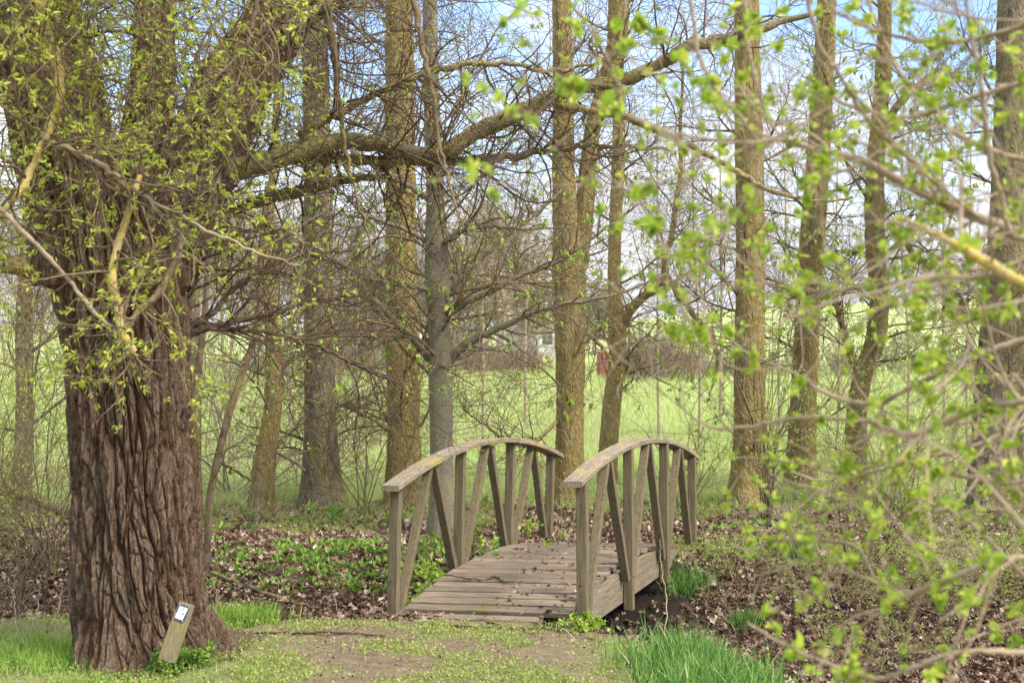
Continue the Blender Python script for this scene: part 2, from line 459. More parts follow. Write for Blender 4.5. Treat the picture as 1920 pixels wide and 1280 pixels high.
# ground: soil, thin moss and meadow tone chosen by an attribute of the sheet
m_ground, nt, b = mat('ground_soil')
n1, _ = objnoise(nt, 14, (1, 1, 1), 12, 0.8)
soil = ramp(nt, n1, [(0.3, (.10, .06, .038)), (0.52, (.19, .128, .085)), (0.72, (.30, .22, .15))])
n2, _ = objnoise(nt, 1.3, (1, 1, 1), 8, 0.7)
gr = ramp(nt, n2, [(0.3, (.25, .34, .09)), (0.55, (.35, .41, .14)), (0.74, (.50, .46, .25))])
at = nd(nt, 'Attribute', attribute_name='grassy')
hum_sh = nd(nt, 'Attribute', attribute_name='humus_shade'); ud = nd(nt, 'Attribute', attribute_name='bridge_shade'); soil = mixc(nt, hum_sh.outputs['Fac'], soil, ramp(nt, n1, [(0.3, (.03, .02, .014)), (0.7, (.12, .075, .05))]))  # humus below the litter; the bridge footprint is darkened too, as painted shade
soil = mixc(nt, ud.outputs['Fac'], soil, (.028, .021, .015))  # shade under the bridge painted into the soil colour
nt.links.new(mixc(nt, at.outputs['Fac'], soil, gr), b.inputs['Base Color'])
at2 = nd(nt, 'Attribute', attribute_name='wet')
rr = nd(nt, 'MapRange'); nt.links.new(at2.outputs['Fac'], rr.inputs[0]); rr.inputs['To Min'].default_value = .95; rr.inputs['To Max'].default_value = .25
nt.links.new(rr.outputs[0], b.inputs['Roughness'])
bp = nd(nt, 'Bump', Strength=.8, Distance=.03); nt.links.new(n1, bp.inputs['Height']); nt.links.new(bp.outputs[0], b.inputs['Normal'])
M_GROUND = m_ground

def plain(name, col, rough=.7, metal=0.0, nscale=8, var=.25):
    m, nt, b = mat(name)
    n1, _ = objnoise(nt, nscale, (1, 1, 1), 6, .6)
    nt.links.new(ramp(nt, n1, [(.3, tuple(c * (1 - var) for c in col)), (.7, tuple(min(1, c * (1 + var)) for c in col))]), b.inputs['Base Color'])
    b.inputs['Roughness'].default_value = rough; b.inputs['Metallic'].default_value = metal
    return m

# ------------------------------------------------------------------ ground (one sheet to the horizon)
def axis_grid(c, fine, half, far, n_fine, n_far):
    a = np.linspace(-half, half, n_fine)
    g = half + (far - half) * (np.exp(np.linspace(0, 7, n_far)) - 1) / (np.exp(7) - 1)
    return c + np.concatenate([-g[:0:-1], a, g[1:]])
gx = axis_grid(0.4, 0, 5.2, 2500, 330, 110)
gy = axis_grid(11.5, 0, 5.5, 2500, 340, 150)
GX, GY = np.meshgrid(gx, gy)
GZ = G(GX, GY)
near = (np.abs(GX - .4) < 8) & (np.abs(GY - 11.5) < 8)
GZ = GZ + np.where(near, 0.03 * (fbm(GX * 7, GY * 7, 0, 31, 3) - .5), 0)

def zone(x, y):
    """how leafy, mossy, grassy, broadleaved and tall-grassed the ground is"""
    z = np.zeros_like(x)
    ys = np.maximum(y, .5)
    px = 960 + F * x / ys; py = HZ + F * H / ys
    n = fbm(x * 1.2 + 3, y * 1.2, 0, 51, 3) - .5
    n2 = fbm(x * 3.1, y * 3.1 + 9, 0, 61, 3) - .5
    pyn = py + n * 60
    yn, yf = ditch_near(x), ditch_far(x)
    t = (y - yn) / (yf - yn)
    inditch = sstep(-.01, .05, t + n * .05) * (1 - sstep(.78, .95, t + n * .2))
    left = 1 - sstep(880, 1000, px); right = sstep(1180, 1290, px)
    flat = sstep(972, 985, pyn) * (1 - sstep(1040, 1056, pyn))
    farb = 1 - sstep(12.9, 13.4, y + n)                       # beyond: meadow side
    leaf = inditch
    leaf = np.maximum(leaf, .85 * left * sstep(985, 1000, pyn) * (t > .8))
    leaf = np.maximum(leaf, .75 * (1 - left) * (1 - right) * sstep(930, 950, pyn) * (t > .7))
    leaf = np.maximum(leaf, .8 * right * sstep(960, 975, pyn) * (1 - sstep(1000, 1012, pyn)))
    leaf = np.maximum(leaf, .13 * sstep(925, 945, pyn) * (t > .8))
    broad = left * sstep(1018, 1030, py + n * 20) * (1 - sstep(1052, 1064, py + n * 30)) * sstep(360, 470, px) * sstep(.62, .74, t)
    leaf = leaf * (1 - .7 * broad)
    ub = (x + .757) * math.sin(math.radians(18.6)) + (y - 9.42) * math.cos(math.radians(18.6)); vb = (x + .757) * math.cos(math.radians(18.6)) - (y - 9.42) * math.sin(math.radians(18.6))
    under = sstep(-.2, 0, ub) * (1 - sstep(2.7, 3.1, ub)) * sstep(.0, .15, vb) * (1 - sstep(1.45, 1.7, vb + n * .3))  # bridge footprint: fewer leaves, and shade painted into the ground colour
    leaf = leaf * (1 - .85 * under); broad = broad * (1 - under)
    fore = 1 - sstep(-.06, -.01, t + n * .03)
    path = fore * np.exp(-((px - 790 + (py - 1180) * .6 + n2 * 200) / 300.0) ** 4) * sstep(1165, 1185, py)
    path = np.clip(path, 0, 1)
    cover = sstep(930, 940, pyn) * (1 - sstep(990, 1005, pyn)) * (t > .85) * 1.0
    cover = np.maximum(cover, right * sstep(1000, 1012, pyn) * (1 - sstep(.80, .95, 1 - t + .05)) * (t > .72) * .95)
    cover = np.maximum(cover, fore * (1 - .95 * path) * (.35 + .4 * (n > 0)))
    cover = np.maximum(cover, path * (.10 + .55 * (n2 > .06)))
    meadow = 1 - sstep(935, 962, pyn)
    short = fore * np.maximum((1 - sstep(380, 640, px)), .75 * (1 - path)) + .5 * cover * (t > .8)
    tall = fore * sstep(1150, 1200, px) * (1 - sstep(-.5, .02, t - .25)) * sstep(7.0, 7.4, y)
    return dict(leaf=leaf, broad=broad, path=path, cover=np.clip(cover * (1 - under), 0, 1), meadow=meadow, short=np.clip(short, 0, 1), fore=fore, t=t, px=px, py=py, n=n, n2=n2, right=right, left=left, under=under)

ZN = zone(GX.ravel(), GY.ravel())
grassy = np.clip(ZN['meadow'] * (ZN['py'] > HZ) + .55 * ZN['cover'] * (1 - ZN['leaf']), 0, 1)
grassy = np.where(GY.ravel() > 20, 1.0, grassy)
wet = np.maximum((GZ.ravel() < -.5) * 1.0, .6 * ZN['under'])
ny, nx = GX.shape
ii = (np.arange(ny - 1)[:, None] * nx + np.arange(nx - 1)[None]).ravel()
ground = link('ground', np.stack([GX.ravel(), GY.ravel(), GZ.ravel()], 1), np.stack([ii, ii + 1, ii + nx + 1, ii + nx], 1), M_GROUND, attrs={'grassy': grassy * (1 - ZN['under']), 'wet': wet, 'bridge_shade': ZN['under'], 'humus_shade': np.clip(ZN['leaf'] * 1.3 + .7 * ZN['broad'] + ZN['under'], 0, 1)})
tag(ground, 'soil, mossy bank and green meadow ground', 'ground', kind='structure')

# ditch water at the lower right
xx = np.linspace(.6, 9, 40); yy = np.linspace(6.5, 11.4, 24)
WX, WY = np.meshgrid(xx, yy)
m_w, nt, b = mat('ditch_water')
b.inputs['Base Color'].default_value = (.025, .02, .015, 1); b.inputs['Roughness'].default_value = .12; b.inputs['Specular IOR Level'].default_value = .5
n1, _ = objnoise(nt, 12, (1, 1, 1), 4, .6)
bp = nd(nt, 'Bump', Strength=.2, Distance=.01); nt.links.new(n1, bp.inputs['Height']); nt.links.new(bp.outputs[0], b.inputs['Normal'])
ii = (np.arange(23)[:, None] * 40 + np.arange(39)[None]).ravel()
tag(link('water', np.stack([WX.ravel(), WY.ravel(), np.full(WX.size, -.575)], 1), np.stack([ii, ii + 1, ii + 41, ii + 40], 1), m_w), 'dark shallow water in the ditch bottom', 'water', kind='structure')

def scatter(n, x0, x1, y0, y1, dens, ypow=0.0, xfan=False):
    """random ground positions kept with probability dens"""
    if ypow:
        y = (rng.random(n) * (y1 ** (1 - ypow) - y0 ** (1 - ypow)) + y0 ** (1 - ypow)) ** (1 / (1 - ypow))
    else: y = rng.uniform(y0, y1, n)
    x = rng.uniform(-1, 1, n) * (y * .46 + .5) if xfan else rng.uniform(x0, x1, n)
    z = zone(x, y); k = rng.random(n) < dens(z, x, y)
    x, y = x[k], y[k]
    return np.stack([x, y, G(x, y)], 1)

# --- leaf litter
p = scatter(330000, -5.5, 6.5, 7.0, 15.5, lambda z, x, y: z['leaf'] * (1 - z['meadow']) * (.55 + .9 * (z['n2'] > -.1)) * np.where(z['fore'] > .5, 0, 1))
p[:, 2] += rng.uniform(0.0, .035, len(p))
bag = Bag()
ax = np.stack([rng.normal(size=len(p)), rng.normal(size=len(p)), rng.normal(size=len(p)) * .5], 1)
add_leaves(bag, p, .022 + .045 * rng.random(len(p)) ** 1.6, LITTER, 0.0, nrm(ax))
tag(bag.build('leaf_litter', M_LITTER, smooth=False), 'brown dead leaves covering the ditch and its banks', 'leaf litter', kind='stuff')
p = scatter(16000, -4, 3, 6.9, 9.3, lambda z, x, y: z['fore'] * (.15 + .5 * z['path']))
bag = Bag(); add_leaves(bag, p + [0, 0, .004], .005 + .022 * rng.random(len(p)) ** 3, LITTER, 0.0, nrm(np.stack([rng.normal(size=len(p)), rng.normal(size=len(p)), rng.normal(size=len(p)) * .25], 1)))
tag(bag.build('path_litter', M_LITTER, smooth=False), 'crumbs of dead leaf and bark on the worn soil before the bridge', 'leaf litter', kind='stuff')
# --- low ground cover
p = scatter(900000, -5.5, 6.5, 6.9, 15.8, lambda z, x, y: z['cover'] * (1 - .93 * z['leaf']) * (.25 + 1.1 * (z['n2'] > -.06)))
p[:, 2] += rng.uniform(0, .04, len(p))
bag = Bag()
add_leaves(bag, p, rng.uniform(.007, .02, len(p)), ROUND, .9, np.tile([0, 0, .5], (len(p), 1)))
tag(bag.build('ground_cover', M_COVER, smooth=False), 'low yellow-green small-leaved ground cover around the bridge', 'ground cover', kind='stuff')
# --- broad leaved weeds left of the bridge
def rosettes(n, x0, x1, y0, y1, dens, size, nl, mat_, name, label, cat, tm=LANCE, lift=.9):
    p = scatter(n, x0, x1, y0, y1, dens)
    q = np.repeat(p, nl, 0); q[:, :2] += rng.normal(size=(len(q), 2)) * .015
    ax = np.stack([rng.normal(size=len(q)), rng.normal(size=len(q)), rng.uniform(.2, lift, len(q)) * 1.6], 1)
    b = Bag(); v = np.array(tm[0]) * np.array([1.6, 1, 1])
    add_leaves(b, q, rng.uniform(size * .5, size * 1.2, len(q)), (v, tm[1]), 0.0, nrm(ax))
    return tag(b.build(name, mat_, smooth=False), label, cat, kind='stuff')
rosettes(3100, -5, .3, 9.6, 13.0, lambda z, x, y: z['broad'] * (.30 + (z['n2'] > 0)), .085, 9, M_BROAD, 'broadleaf_weeds', 'lush green broad-leaved weeds on the far bank left of the bridge', 'weeds')
rosettes(700, -5, 6, 12.6, 17, lambda z, x, y: .35 * (z['n'] > .02), .13, 8, M_BROAD, 'woodland_weeds', 'dark green weeds scattered at the feet of the far trees', 'weeds')

# --- grasses
def blades(name, pts, ln, wd, mat_, label, lean=.45, tilt=None):
    n = len(pts); b = Bag()
    ax = np.stack([rng.normal(size=n) * lean, rng.normal(size=n) * lean, np.ones(n)], 1)
    f = nrm(ax); r = nrm(np.stack([rng.normal(size=n), rng.normal(size=n) * .5, np.zeros(n)], 1)); u = nrm(np.cross(r, f)); 
    tv = BLADE[0]
    V = pts[:, None] + tv[None, :, 0:1] * wd[:, None, None] * r[:, None] + tv[None, :, 1:2] * ln[:, None, None] * f[:, None] + tv[None, :, 2:3] * ln[:, None, None] * u[:, None]
    for q in BLADE[1]:
        q = np.asarray(q); b.f.setdefault(q.shape[1], []).append((q[None] + (np.arange(n) * 5)[:, None, None]).reshape(-1, q.shape[1]))
    b.v.append(V.reshape(-1, 3)); b.n = n * 5
    return tag(b.build(name, mat_), label, 'grass', kind='stuff')

def tufty(p, k, sp):
    q = np.repeat(p, k, 0); q[:, :2] += rng.normal(size=(len(q), 2)) * np.asarray(sp); q[:, 2] = G(q[:, 0], q[:, 1]) - .005
    return q
p = scatter(60000, 0, 0, 13.2, 75, lambda z, x, y: np.where(y > 19, 1, z['meadow']) * (.35 + .65 * (z['n2'] > -.05)), ypow=1.9, xfan=True)
q = tufty(p, 7, .06 * p[:, 1:2].repeat(7, 0) / 15)
sc = (q[:, 1] / 15) ** .75
hn = .5 + 1.1 * fbm(q[:, 0] * .5, q[:, 1] * .5, 0, 71, 3)
blades('meadow_grass', q, rng.uniform(.07, .17, len(q)) * hn * np.minimum(sc, 2.4), .006 * sc * rng.uniform(.7, 1.6, len(q)), M_GRASS, 'bright green meadow grass beyond the row of trees', .5)
p = scatter(26000, -4, 5.5, 6.9, 15.5, lambda z, x, y: z['short'] * (.3 + .7 * (z['n2'] > 0)) + .05 * z['cover'])
q = tufty(p, 6, .02)
blades('short_grass', q, rng.uniform(.03, .10, len(q)) * np.where((q[:, 0] < -1.3) & (q[:, 1] < 9.2), 1.25, .75), rng.uniform(.003, .006, len(q)), M_GRASSS, 'short green grass on the near bank and around the willow foot', .6)
# tall bright tuft on the near bank right of the bridge
n = 6800
cx = rng.normal(0, 1, n); cy = rng.normal(0, 1, n)
px_ = 1326 + cx * 58; Yb = 7.62 + cy * .28 - (px_ - 1310) * .0022
q = np.stack([(px_ - 960) / F * Yb, Yb], 1)
tt = (q[:, 1] - ditch_near(q[:, 0]))
hg = fbm(q[:, 0] * 9, q[:, 1] * 9, 0, 81, 2); kp = (tt < .25) & (hg > .36); q = q[kp]; hg = hg[kp]; q = np.column_stack([q, G(q[:, 0], q[:, 1])])
blades('tall_grass', q, rng.uniform(.07, .23, len(q)) * (.25 + 1.3 * hg), rng.uniform(.004, .009, len(q)), M_GRASST, 'lush tall blue-green grass tuft on the near bank right of the bridge', .6)
# grass clumps by the willow foot and beside the bridge ends
def clump(px, py, n, sp, h, name, label, m=M_GRASST):
    Y = F * H / (py - HZ); c = W(px, py, Y)
    q = c[None, :2] + rng.normal(size=(n, 2)) * np.array([sp, sp * .7]); q = np.column_stack([q, G(q[:, 0], q[:, 1])])
    o = blades(name, q, rng.uniform(h * .4, h, n), rng.uniform(.004, .008, n), m, label, .42)
    del o['kind']; o['category'] = 'grass clump'
    return o
clump(95, 1232, 2600, .30, .105, 'grass_clump', 'dense green grass clump at the left foot of the thick willow trunk', M_GRASSS)
clump(1500, 1040, 260, .09, .28, 'grass_clump', 'dark green grass clump on the leafy bank right of the bridge')
clump(1290, 1060, 300, .10, .22, 'grass_clump', 'green grass clump at the far right end of the bridge')
clump(1520, 955, 500, .22, .3, 'grass_clump', 'dark green grass clump between two far trunks on the right')
clump(1400, 1085, 420, .06, .16, 'grass_clump', 'small grass clump part way down the right leafy bank')
clump(455, 1165, 900, .12, .16, 'grass_clump', 'short bright grass clump at the ditch edge just right of the willow', M_GRASSS)
# dry straw at far tree bases
p = np.concatenate([scatter(3000, -6, 8, 13.5, 18, lambda z, x, y: .5 * (z['n'] > .07)), scatter(14000, 0, 0, 17, 60, lambda z, x, y: .8 * (fbm(x * .22, y * .12, 0, 97, 3) > .53), ypow=1.9, xfan=True)])
q = tufty(p, 7, .06)
blades('dry_grass', q, rng.uniform(.1, .3, len(q)), rng.uniform(.003, .006, len(q)) * (q[:, 1] / 15), M_STRAW, 'dry straw coloured grass between the far trunks', .9)

# ------------------------------------------------------------------ footbridge
TH = math.radians(18.6)
AX = np.array([math.sin(TH), math.cos(TH), 0]); RX = np.array([math.cos(TH), -math.sin(TH), 0])
O0 = np.array([-.757, 9.42, 0]); BW, BL = 1.238, 3.52
def BP(u, v, z):            # u metres along, v metres across (0 left rail, BW right rail)
    return O0 + AX * u + RX * v + np.array([0, 0, z + .045 * v / BW])   # the right side sits a little higher
def deck_z(u):
    s = u / BL
    return .045 * (1 - s) - .05 * s + .165 * 4 * s * (1 - s) * (1 if s > 0 else .5)
def rail_z(u, side):
    s = u / BL
    z0, z1, hh = ((.865, .77, .19), (.885, .745, .18))[side]
    return z0 * (1 - s) + z1 * s + hh * 4 * s * (1 - s)

def prism(bag, A, B, wa, wb, da, db, bev=.004):
    """squared timber from A to B; section axes wa (width da) and wb (width db); slightly eased edges"""
    A, B = np.asarray(A, float), np.asarray(B, float)
    a, b_ = da / 2, db / 2
    e = min(bev, a * .4, b_ * .4)
    sec = [(a - e, -b_), (a, -b_ + e), (a, b_ - e), (a - e, b_), (-a + e, b_), (-a, b_ - e), (-a, -b_ + e), (-a + e, -b_)]
    v = []
    n = 7; j = rng.normal(size=(n + 1, 2)) * .0012
    for k in range(n + 1):
        c = A + (B - A) * k / n + wa * j[k, 0] + wb * j[k, 1]
        v += [c + wa * p + wb * q for p, q in sec]
    f = [[k * 8 + i, k * 8 + (i + 1) % 8, k * 8 + 8 + (i + 1) % 8, k * 8 + 8 + i] for k in range(n) for i in range(8)]
    bag.add(v, f); base = bag.n - len(v)
    bag.f.setdefault(8, []).append(np.array([[base + i for i in range(7, -1, -1)], [base + n * 8 + i for i in range(8)]]))

bridge = thing('footbridge', 'small arched weathered wooden footbridge with truss railings over the leafy ditch', 'footbridge')
UP = np.array([0, 0, 1.0])
bag = Bag(); u = -.26
while u < BL + .16:
    bw = .108 + rng.uniform(-.006, .008); uc = u + bw / 2
    s = (deck_z(uc + .05) - deck_z(uc - .05)) / .1
    ad = nrm(AX + UP * s); up = np.cross(RX, ad); up = up if up[2] > 0 else -up
    l0, l1 = rng.uniform(-.015, .012, 2)
    if u < -.1: l0 += .02; l1 -= .16 + rng.uniform(0, .05)
    z = deck_z(uc) - .02 + rng.uniform(-.003, .003) - (.03 if u < -.1 else 0)
    prism(bag, BP(uc, .045 + l0, z), BP(uc, BW - .045 + l1, z + rng.uniform(-.004, .004)), ad, up, bw, .036, .004)
    u += bw + rng.uniform(.011, .018)
bag.build('deck', M_WDECK, bridge, smooth=False)
for side, v in ((0, 0), (1, BW)):
    out = -1 if side == 0 else 1
    # curved handrail, three scarfed lengths
    bag = Bag()
    cuts = [-.13, BL * .36, BL * .68, BL + .14]
    for c0, c1 in zip(cuts[:-1], cuts[1:]):
        us = np.linspace(c0 + .002, c1 - .002, 14); vv = []
        dz = rng.uniform(-.003, .003)
        for q in us:
            for dv, dzz in ((-.062, -.019), (.062, -.019), (.065, -.014), (.065, .014), (.058, .019), (-.058, .019), (-.065, .014), (-.065, -.014)):
                vv.append(BP(q, v + dv, rail_z(q, side) + dzz + dz))
        f = [[k * 8 + i, k * 8 + (i + 1) % 8, k * 8 + 8 + (i + 1) % 8, k * 8 + 8 + i] for k in range(13) for i in range(8)]
        bag.add(vv, f); b0 = bag.n - len(vv)
        bag.f.setdefault(8, []).append(np.array([[b0 + i for i in range(7, -1, -1)], [b0 + 13 * 8 + i for i in range(8)]]))
    bag.build('handrail', M_WRAIL, bridge, smooth=False)
    # curved side beam with straight underside
    us = np.linspace(-.12, BL + .08, 30); vv = []
    for q in us:
        zt = deck_z(q) - .041; zb = -.125 + .02 * (1 - q / BL) + .07 * sstep(BL - .1, BL + .08, q) + .05 * sstep(.1, -.12, q)
        for dv, zz in ((-.022, zb), (.022, zb), (.022, zt), (-.022, zt)):
            vv.append(BP(q, v + out * -.025 + dv, zz))
    f = [[k * 4 + i, k * 4 + (i + 1) % 4, k * 4 + 4 + (i + 1) % 4, k * 4 + 4 + i] for k in range(29) for i in range(4)] + [[3, 2, 1, 0], [116, 117, 118, 119]]
    link('side_beam', np.array(vv), np.array(f), M_WSIDE, bridge, False)
    nodes = [0.0, BL * .345, BL * .675, BL - .03]
    for i, q in enumerate(nodes):
        zb = (-.12, -.165, -.165, -.12)[i]
        zt = rail_z(q, side) - .0195
        lean = .02 * (side == 1)
        bag = Bag()
        prism(bag, BP(q, v + out * .036 , zb), BP(q + .0, v + out * (.03 - .02) + lean, zt), AX, RX, .062, .068)
        bag.build('post', M_WPOST, bridge, smooth=False)
    for i in range(3):
        mid = (nodes[i] + nodes[i + 1]) / 2
        for q0, q1 in ((nodes[i] + .075, mid - .035), (nodes[i + 1] - .075, mid + .035)):
            A = BP(q0, v + out * .03, deck_z(q0) - .10); B = BP(q1, v + out * .008 + .02 * side, rail_z(q1, side) - .0195)
            d = nrm(B - A); wa = nrm(np.cross(RX, d))
            bag = Bag(); prism(bag, A, B, wa, RX, .050, .058)
            bag.build('brace', M_WPOST, bridge, smooth=False)
def bolt(c, nrm_, r=.009):
    n_ = nrm(np.asarray(nrm_, float)); e1 = nrm(np.cross(n_, UP)); e2 = np.cross(n_, e1); t = np.arange(10) * math.pi / 5
    lo = [c + (e1 * math.cos(q) + e2 * math.sin(q)) * r for q in t]; hi = [c + n_ * .006 + (e1 * math.cos(q) + e2 * math.sin(q)) * r * .75 for q in t]
    bg = Bag(); bg.add(lo + hi, [[i, (i + 1) % 10, 10 + (i + 1) % 10, 10 + i] for i in range(10)]); bg.f.setdefault(10, []).append(np.array([list(range(10, 20))]))
    return bg
M_RUST = plain('rusty_bolt_metal', (.13, .07, .04), .7, .3)
for side, v in ((0, 0), (1, BW)):
    out = -1 if side == 0 else 1
    for q in [0.0, BL * .345, BL * .675, BL - .03]:
        bolt(BP(q - .031, v + out * .03, .12 if q else .22), -AX).build('bolt', M_RUST, bridge)
        bolt(BP(q, v + out * (.07), deck_z(q) - .09), RX * out).build('bolt', M_RUST, bridge)
# leaves and crumbs lying on the deck are litter; the bigger stick is a thing
n = 330; uu = rng.uniform(-.2, BL, n); vv = BW * (.1 + .8 * rng.random(n)); vv = np.where(uu < 1.2, BW * (.45 + .5 * rng.random(n)), vv)
pp = np.array([BP(a, c, deck_z(a) + .003) for a, c in zip(uu, vv)])
bag = Bag(); add_leaves(bag, pp, rng.uniform(.012, .045, n), LITTER, 0.0, nrm(np.stack([rng.normal(size=n), rng.normal(size=n), rng.normal(size=n) * .12], 1)))
tag(bag.build('deck_litter', M_LITTER, smooth=False), 'crumbled dead leaves scattered on the bridge boards', 'leaf litter', kind='stuff')

def stick(name, label, pts, m=M_TWIG, ns=5, L=.25, cat='stick', group=None):
    """pts world x,y,z,r"""
    q = spline(np.array(pts), 26); P = q[None, :, :3].copy(); R = q[None, :, 3]
    P[0, 1:-1] += (rng.normal(size=(24, 3)) * .004)
    b = Bag().tube(P, R, 6)
    if ns: b.tube(*grow(P, R, ns, (.2, .95), L, (25, 60), 6, .12, .1, (0, 0, -.02), .6, cull=False, rmin=.0012), 4)
    return tag(b.build(name, m), label, cat, group)
def gp(px, py, r, dz=.01, z0=None):
    """point on the ground seen at px,py"""
    Y = F * H / (py - HZ)
    for _ in range(12):
        x = (px - 960) / F * Y; Y = Y + .6 * (F * (H - float(G(x, Y)) - dz) / (py - HZ) - Y)
    x = (px - 960) / F * Y
    return [x, Y, float(G(x, Y)) + dz, r]
def dp(px, py, r, dz=.032):
    """point on the deck"""
    Y = 9.6
    for _ in range(20):
        x = (px - 960) / F * Y; uq = (np.array([x, Y, 0]) - O0) @ AX
        Y = Y + .5 * (F * (H - deck_z(uq) - dz) / (py - HZ) - Y)
    return [(px - 960) / F * Y, Y, H - (py - HZ) / F * Y, r]
stick('fallen_stick', 'dark crooked stick lying across the middle bridge boards', [dp(832, 1077, .004), dp(870, 1082, .007), dp(910, 1086, .008, .02), dp(930, 1080, .009, .03), dp(950, 1092, .005)], M_TWIGD, 3, .12)
stick('fallen_stick', 'long thin stick lying on soil in front of the bridge', [gp(850, 1150, .006, .03), gp(905, 1165, .008), gp(960, 1175, .008), gp(1040, 1178, .007), gp(1115, 1198, .004)], M_TWIG, 5, .2)
stick('fallen_stick', 'dark straight stick lying in the grass left of the path', [gp(480, 1186, .006), gp(560, 1184, .009, .02), gp(640, 1184, .008, .02), gp(720, 1192, .004)], M_TWIGD, 2, .2)
stick('fallen_branch', 'long dead branch lying down into the left leafy ditch', [gp(398, 1072, .010, .06), gp(440, 1088, .017, .05), gp(500, 1112, .016, .04), gp(560, 1132, .013, .03), gp(620, 1142, .008, .03)], M_TWIG, 6, .35, 'branch')
stick('fallen_stick', 'pale short stick on the bare path at the bottom edge', [gp(900, 1272, .006), gp(925, 1272, .008), gp(950, 1275, .005)], M_PALE, 0)
stick('fallen_stick', 'pale curved stick in the weeds before the willow marker post', [gp(278, 1258, .004, .03), gp(298, 1232, .006, .07), gp(330, 1214, .006, .10), gp(362, 1212, .004, .09)], M_PALE, 0)
stick('fallen_stick', 'thin stick pointing from the bridge boards over the soil', [gp(862, 1128, .004, .05), gp(890, 1145, .005, .04), gp(925, 1172, .004)], M_TWIG, 3, .14)
stick('dry_stalk', 'thin pale dry stalk standing beside the right side beam', [W(1246, 1192, 9.4).tolist() + [.004], W(1250, 1130, 9.6).tolist() + [.004], W(1240, 1060, 9.8).tolist() + [.003], W(1237, 1010, 9.9).tolist() + [.002]], M_PALE, 0, cat='stalk')
stick('dry_stalk', 'thin pale dry stalk standing in the left leafy ditch', [W(634, 1175, 9.5).tolist() + [.0025], W(630, 1130, 9.7).tolist() + [.003], W(624, 1088, 9.8).tolist() + [.002]], M_PALE, 0, cat='stalk')
for i, (x0, y0, x1, y1, d) in enumerate([(405, 1172, 399, 1080, 'tallest of the pale stalks right of the willow foot'), (30, 1175, 14, 1080, 'pale bent stalk at the left picture edge by the ditch'), (95, 1178, 118, 1090, 'pale stalk leaning right beside the willow'), (60, 1185, 75, 1078, 'pale stalk between the two others left of the willow')]):
    stick('dry_stalk', d, [gp(x0, y0, .003), W((x0 + x1) / 2 + 4, (y0 + y1) / 2, 9.0).tolist() + [.0035], W(x1, y1, 9.05).tolist() + [.002]], M_PALE, 0, cat='stalk')
stick('leaning_branch', 'bare pale branch leaning on the slender left far trunk', [W(470, 829, 14.6).tolist() + [.02], W(500, 838, 14.7).tolist() + [.022], W(540, 858, 14.9).tolist() + [.02], W(572, 882, 15.0).tolist() + [.012]], M_PALE, 3, .4, 'branch')
stick('leaning_branch', 'dark thin branch lying behind the slender left far trunk', [W(410, 865, 15.2).tolist() + [.012], W(440, 882, 15.2).tolist() + [.014], W(478, 905, 15.2).tolist() + [.012]], M_TWIGD, 3, .3, 'branch')
stick('fallen_log', 'mossy leaning log behind the willow at the left edge', [W(-80, 893, 12.2).tolist() + [.05], W(0, 916, 12.2).tolist() + [.055], W(70, 935, 12.2).tolist() + [.055], W(150, 975, 12.2).tolist() + [.045]], M_LIMB, 4, .5, 'log')
stick('fallen_branch', 'short pale branch lying on the far leafy bank right', [gp(1470, 1010, .01, .1), gp(1500, 1000, .013, .1), gp(1510, 985, .01, .15)], M_PALE, 2, .3, 'branch')

# ------------------------------------------------------------------ willow marker post with plaque
mp = thing('marker_post', 'short slanting wooden post with a small blue-white plaque at the willow foot', 'marker post')
def obox(bag, c, r, u, n, w, h, d, bev=.004):
    prism(bag, np.asarray(c) - u * h / 2, np.asarray(c) + u * h / 2, r, n, w, d, bev)
bp_ = W(326, 1200, 7.62); tilt = math.radians(17)
uvec = nrm(np.array([math.sin(tilt), .16, math.cos(tilt)])); rvec = nrm(np.array([math.cos(tilt) * .92, -.30, -math.sin(tilt) * .95])); rvec = nrm(rvec - (rvec @ uvec) * uvec); nvec = np.cross(rvec, uvec)
hgt = .205
bag = Bag()
w_, d_ = .082, .052                         # post body with a slanted face at the top
def loc(a, b_, c): return bp_ + rvec * a + uvec * b_ + nvec * c
s = 1 if nvec[1] < 0 else -1                # s*nvec faces the viewer
low = -.11
vs = [loc(-w_/2, low, s*d_/2), loc(w_/2, low, s*d_/2), loc(w_/2, low, -s*d_/2), loc(-w_/2, low, -s*d_/2),
      loc(-w_/2, hgt - .115, s*d_/2), loc(w_/2, hgt - .115, s*d_/2), loc(w_/2, hgt, -s*d_/2*.0), loc(-w_/2, hgt, -s*d_/2*.0), loc(w_/2, hgt, -s*d_/2), loc(-w_/2, hgt, -s*d_/2)]
bag.add(vs, [[0, 1, 5, 4], [4, 5, 6, 7], [7, 6, 8, 9], [2, 3, 9, 8], [3, 2, 1, 0]])
bag.f.setdefault(5, []).append(np.array([[1, 2, 8, 6, 5], [3, 0, 4, 7, 9]]))
bag.build('post', wood_mat('marker_wood', (.14, .10, .06), (.30, .235, .14), (.26, .26, .05), .45, 2), mp, smooth=False)
fu = nrm((vs[7] - vs[4])); fn = nrm(np.cross(rvec, fu)); fn = fn if fn[1] < 0 else -fn
pc = (vs[4] + vs[5] + vs[6] + vs[7]) / 4 + fn * .004
m_pl, nt, b = mat('plaque_frame'); b.inputs['Base Color'].default_value = (.045, .055, .08, 1); b.inputs['Roughness'].default_value = .35
bag = Bag(); prism(bag, pc - fu * .043, pc + fu * .043, rvec, fn, .066, .006, .001)
plq = bag.build('plaque', m_pl, mp, smooth=False)
m_pp, nt, b = mat('plaque_print')
nf, _ = objnoise(nt, 45, (1, 1, 1), 5, .6)
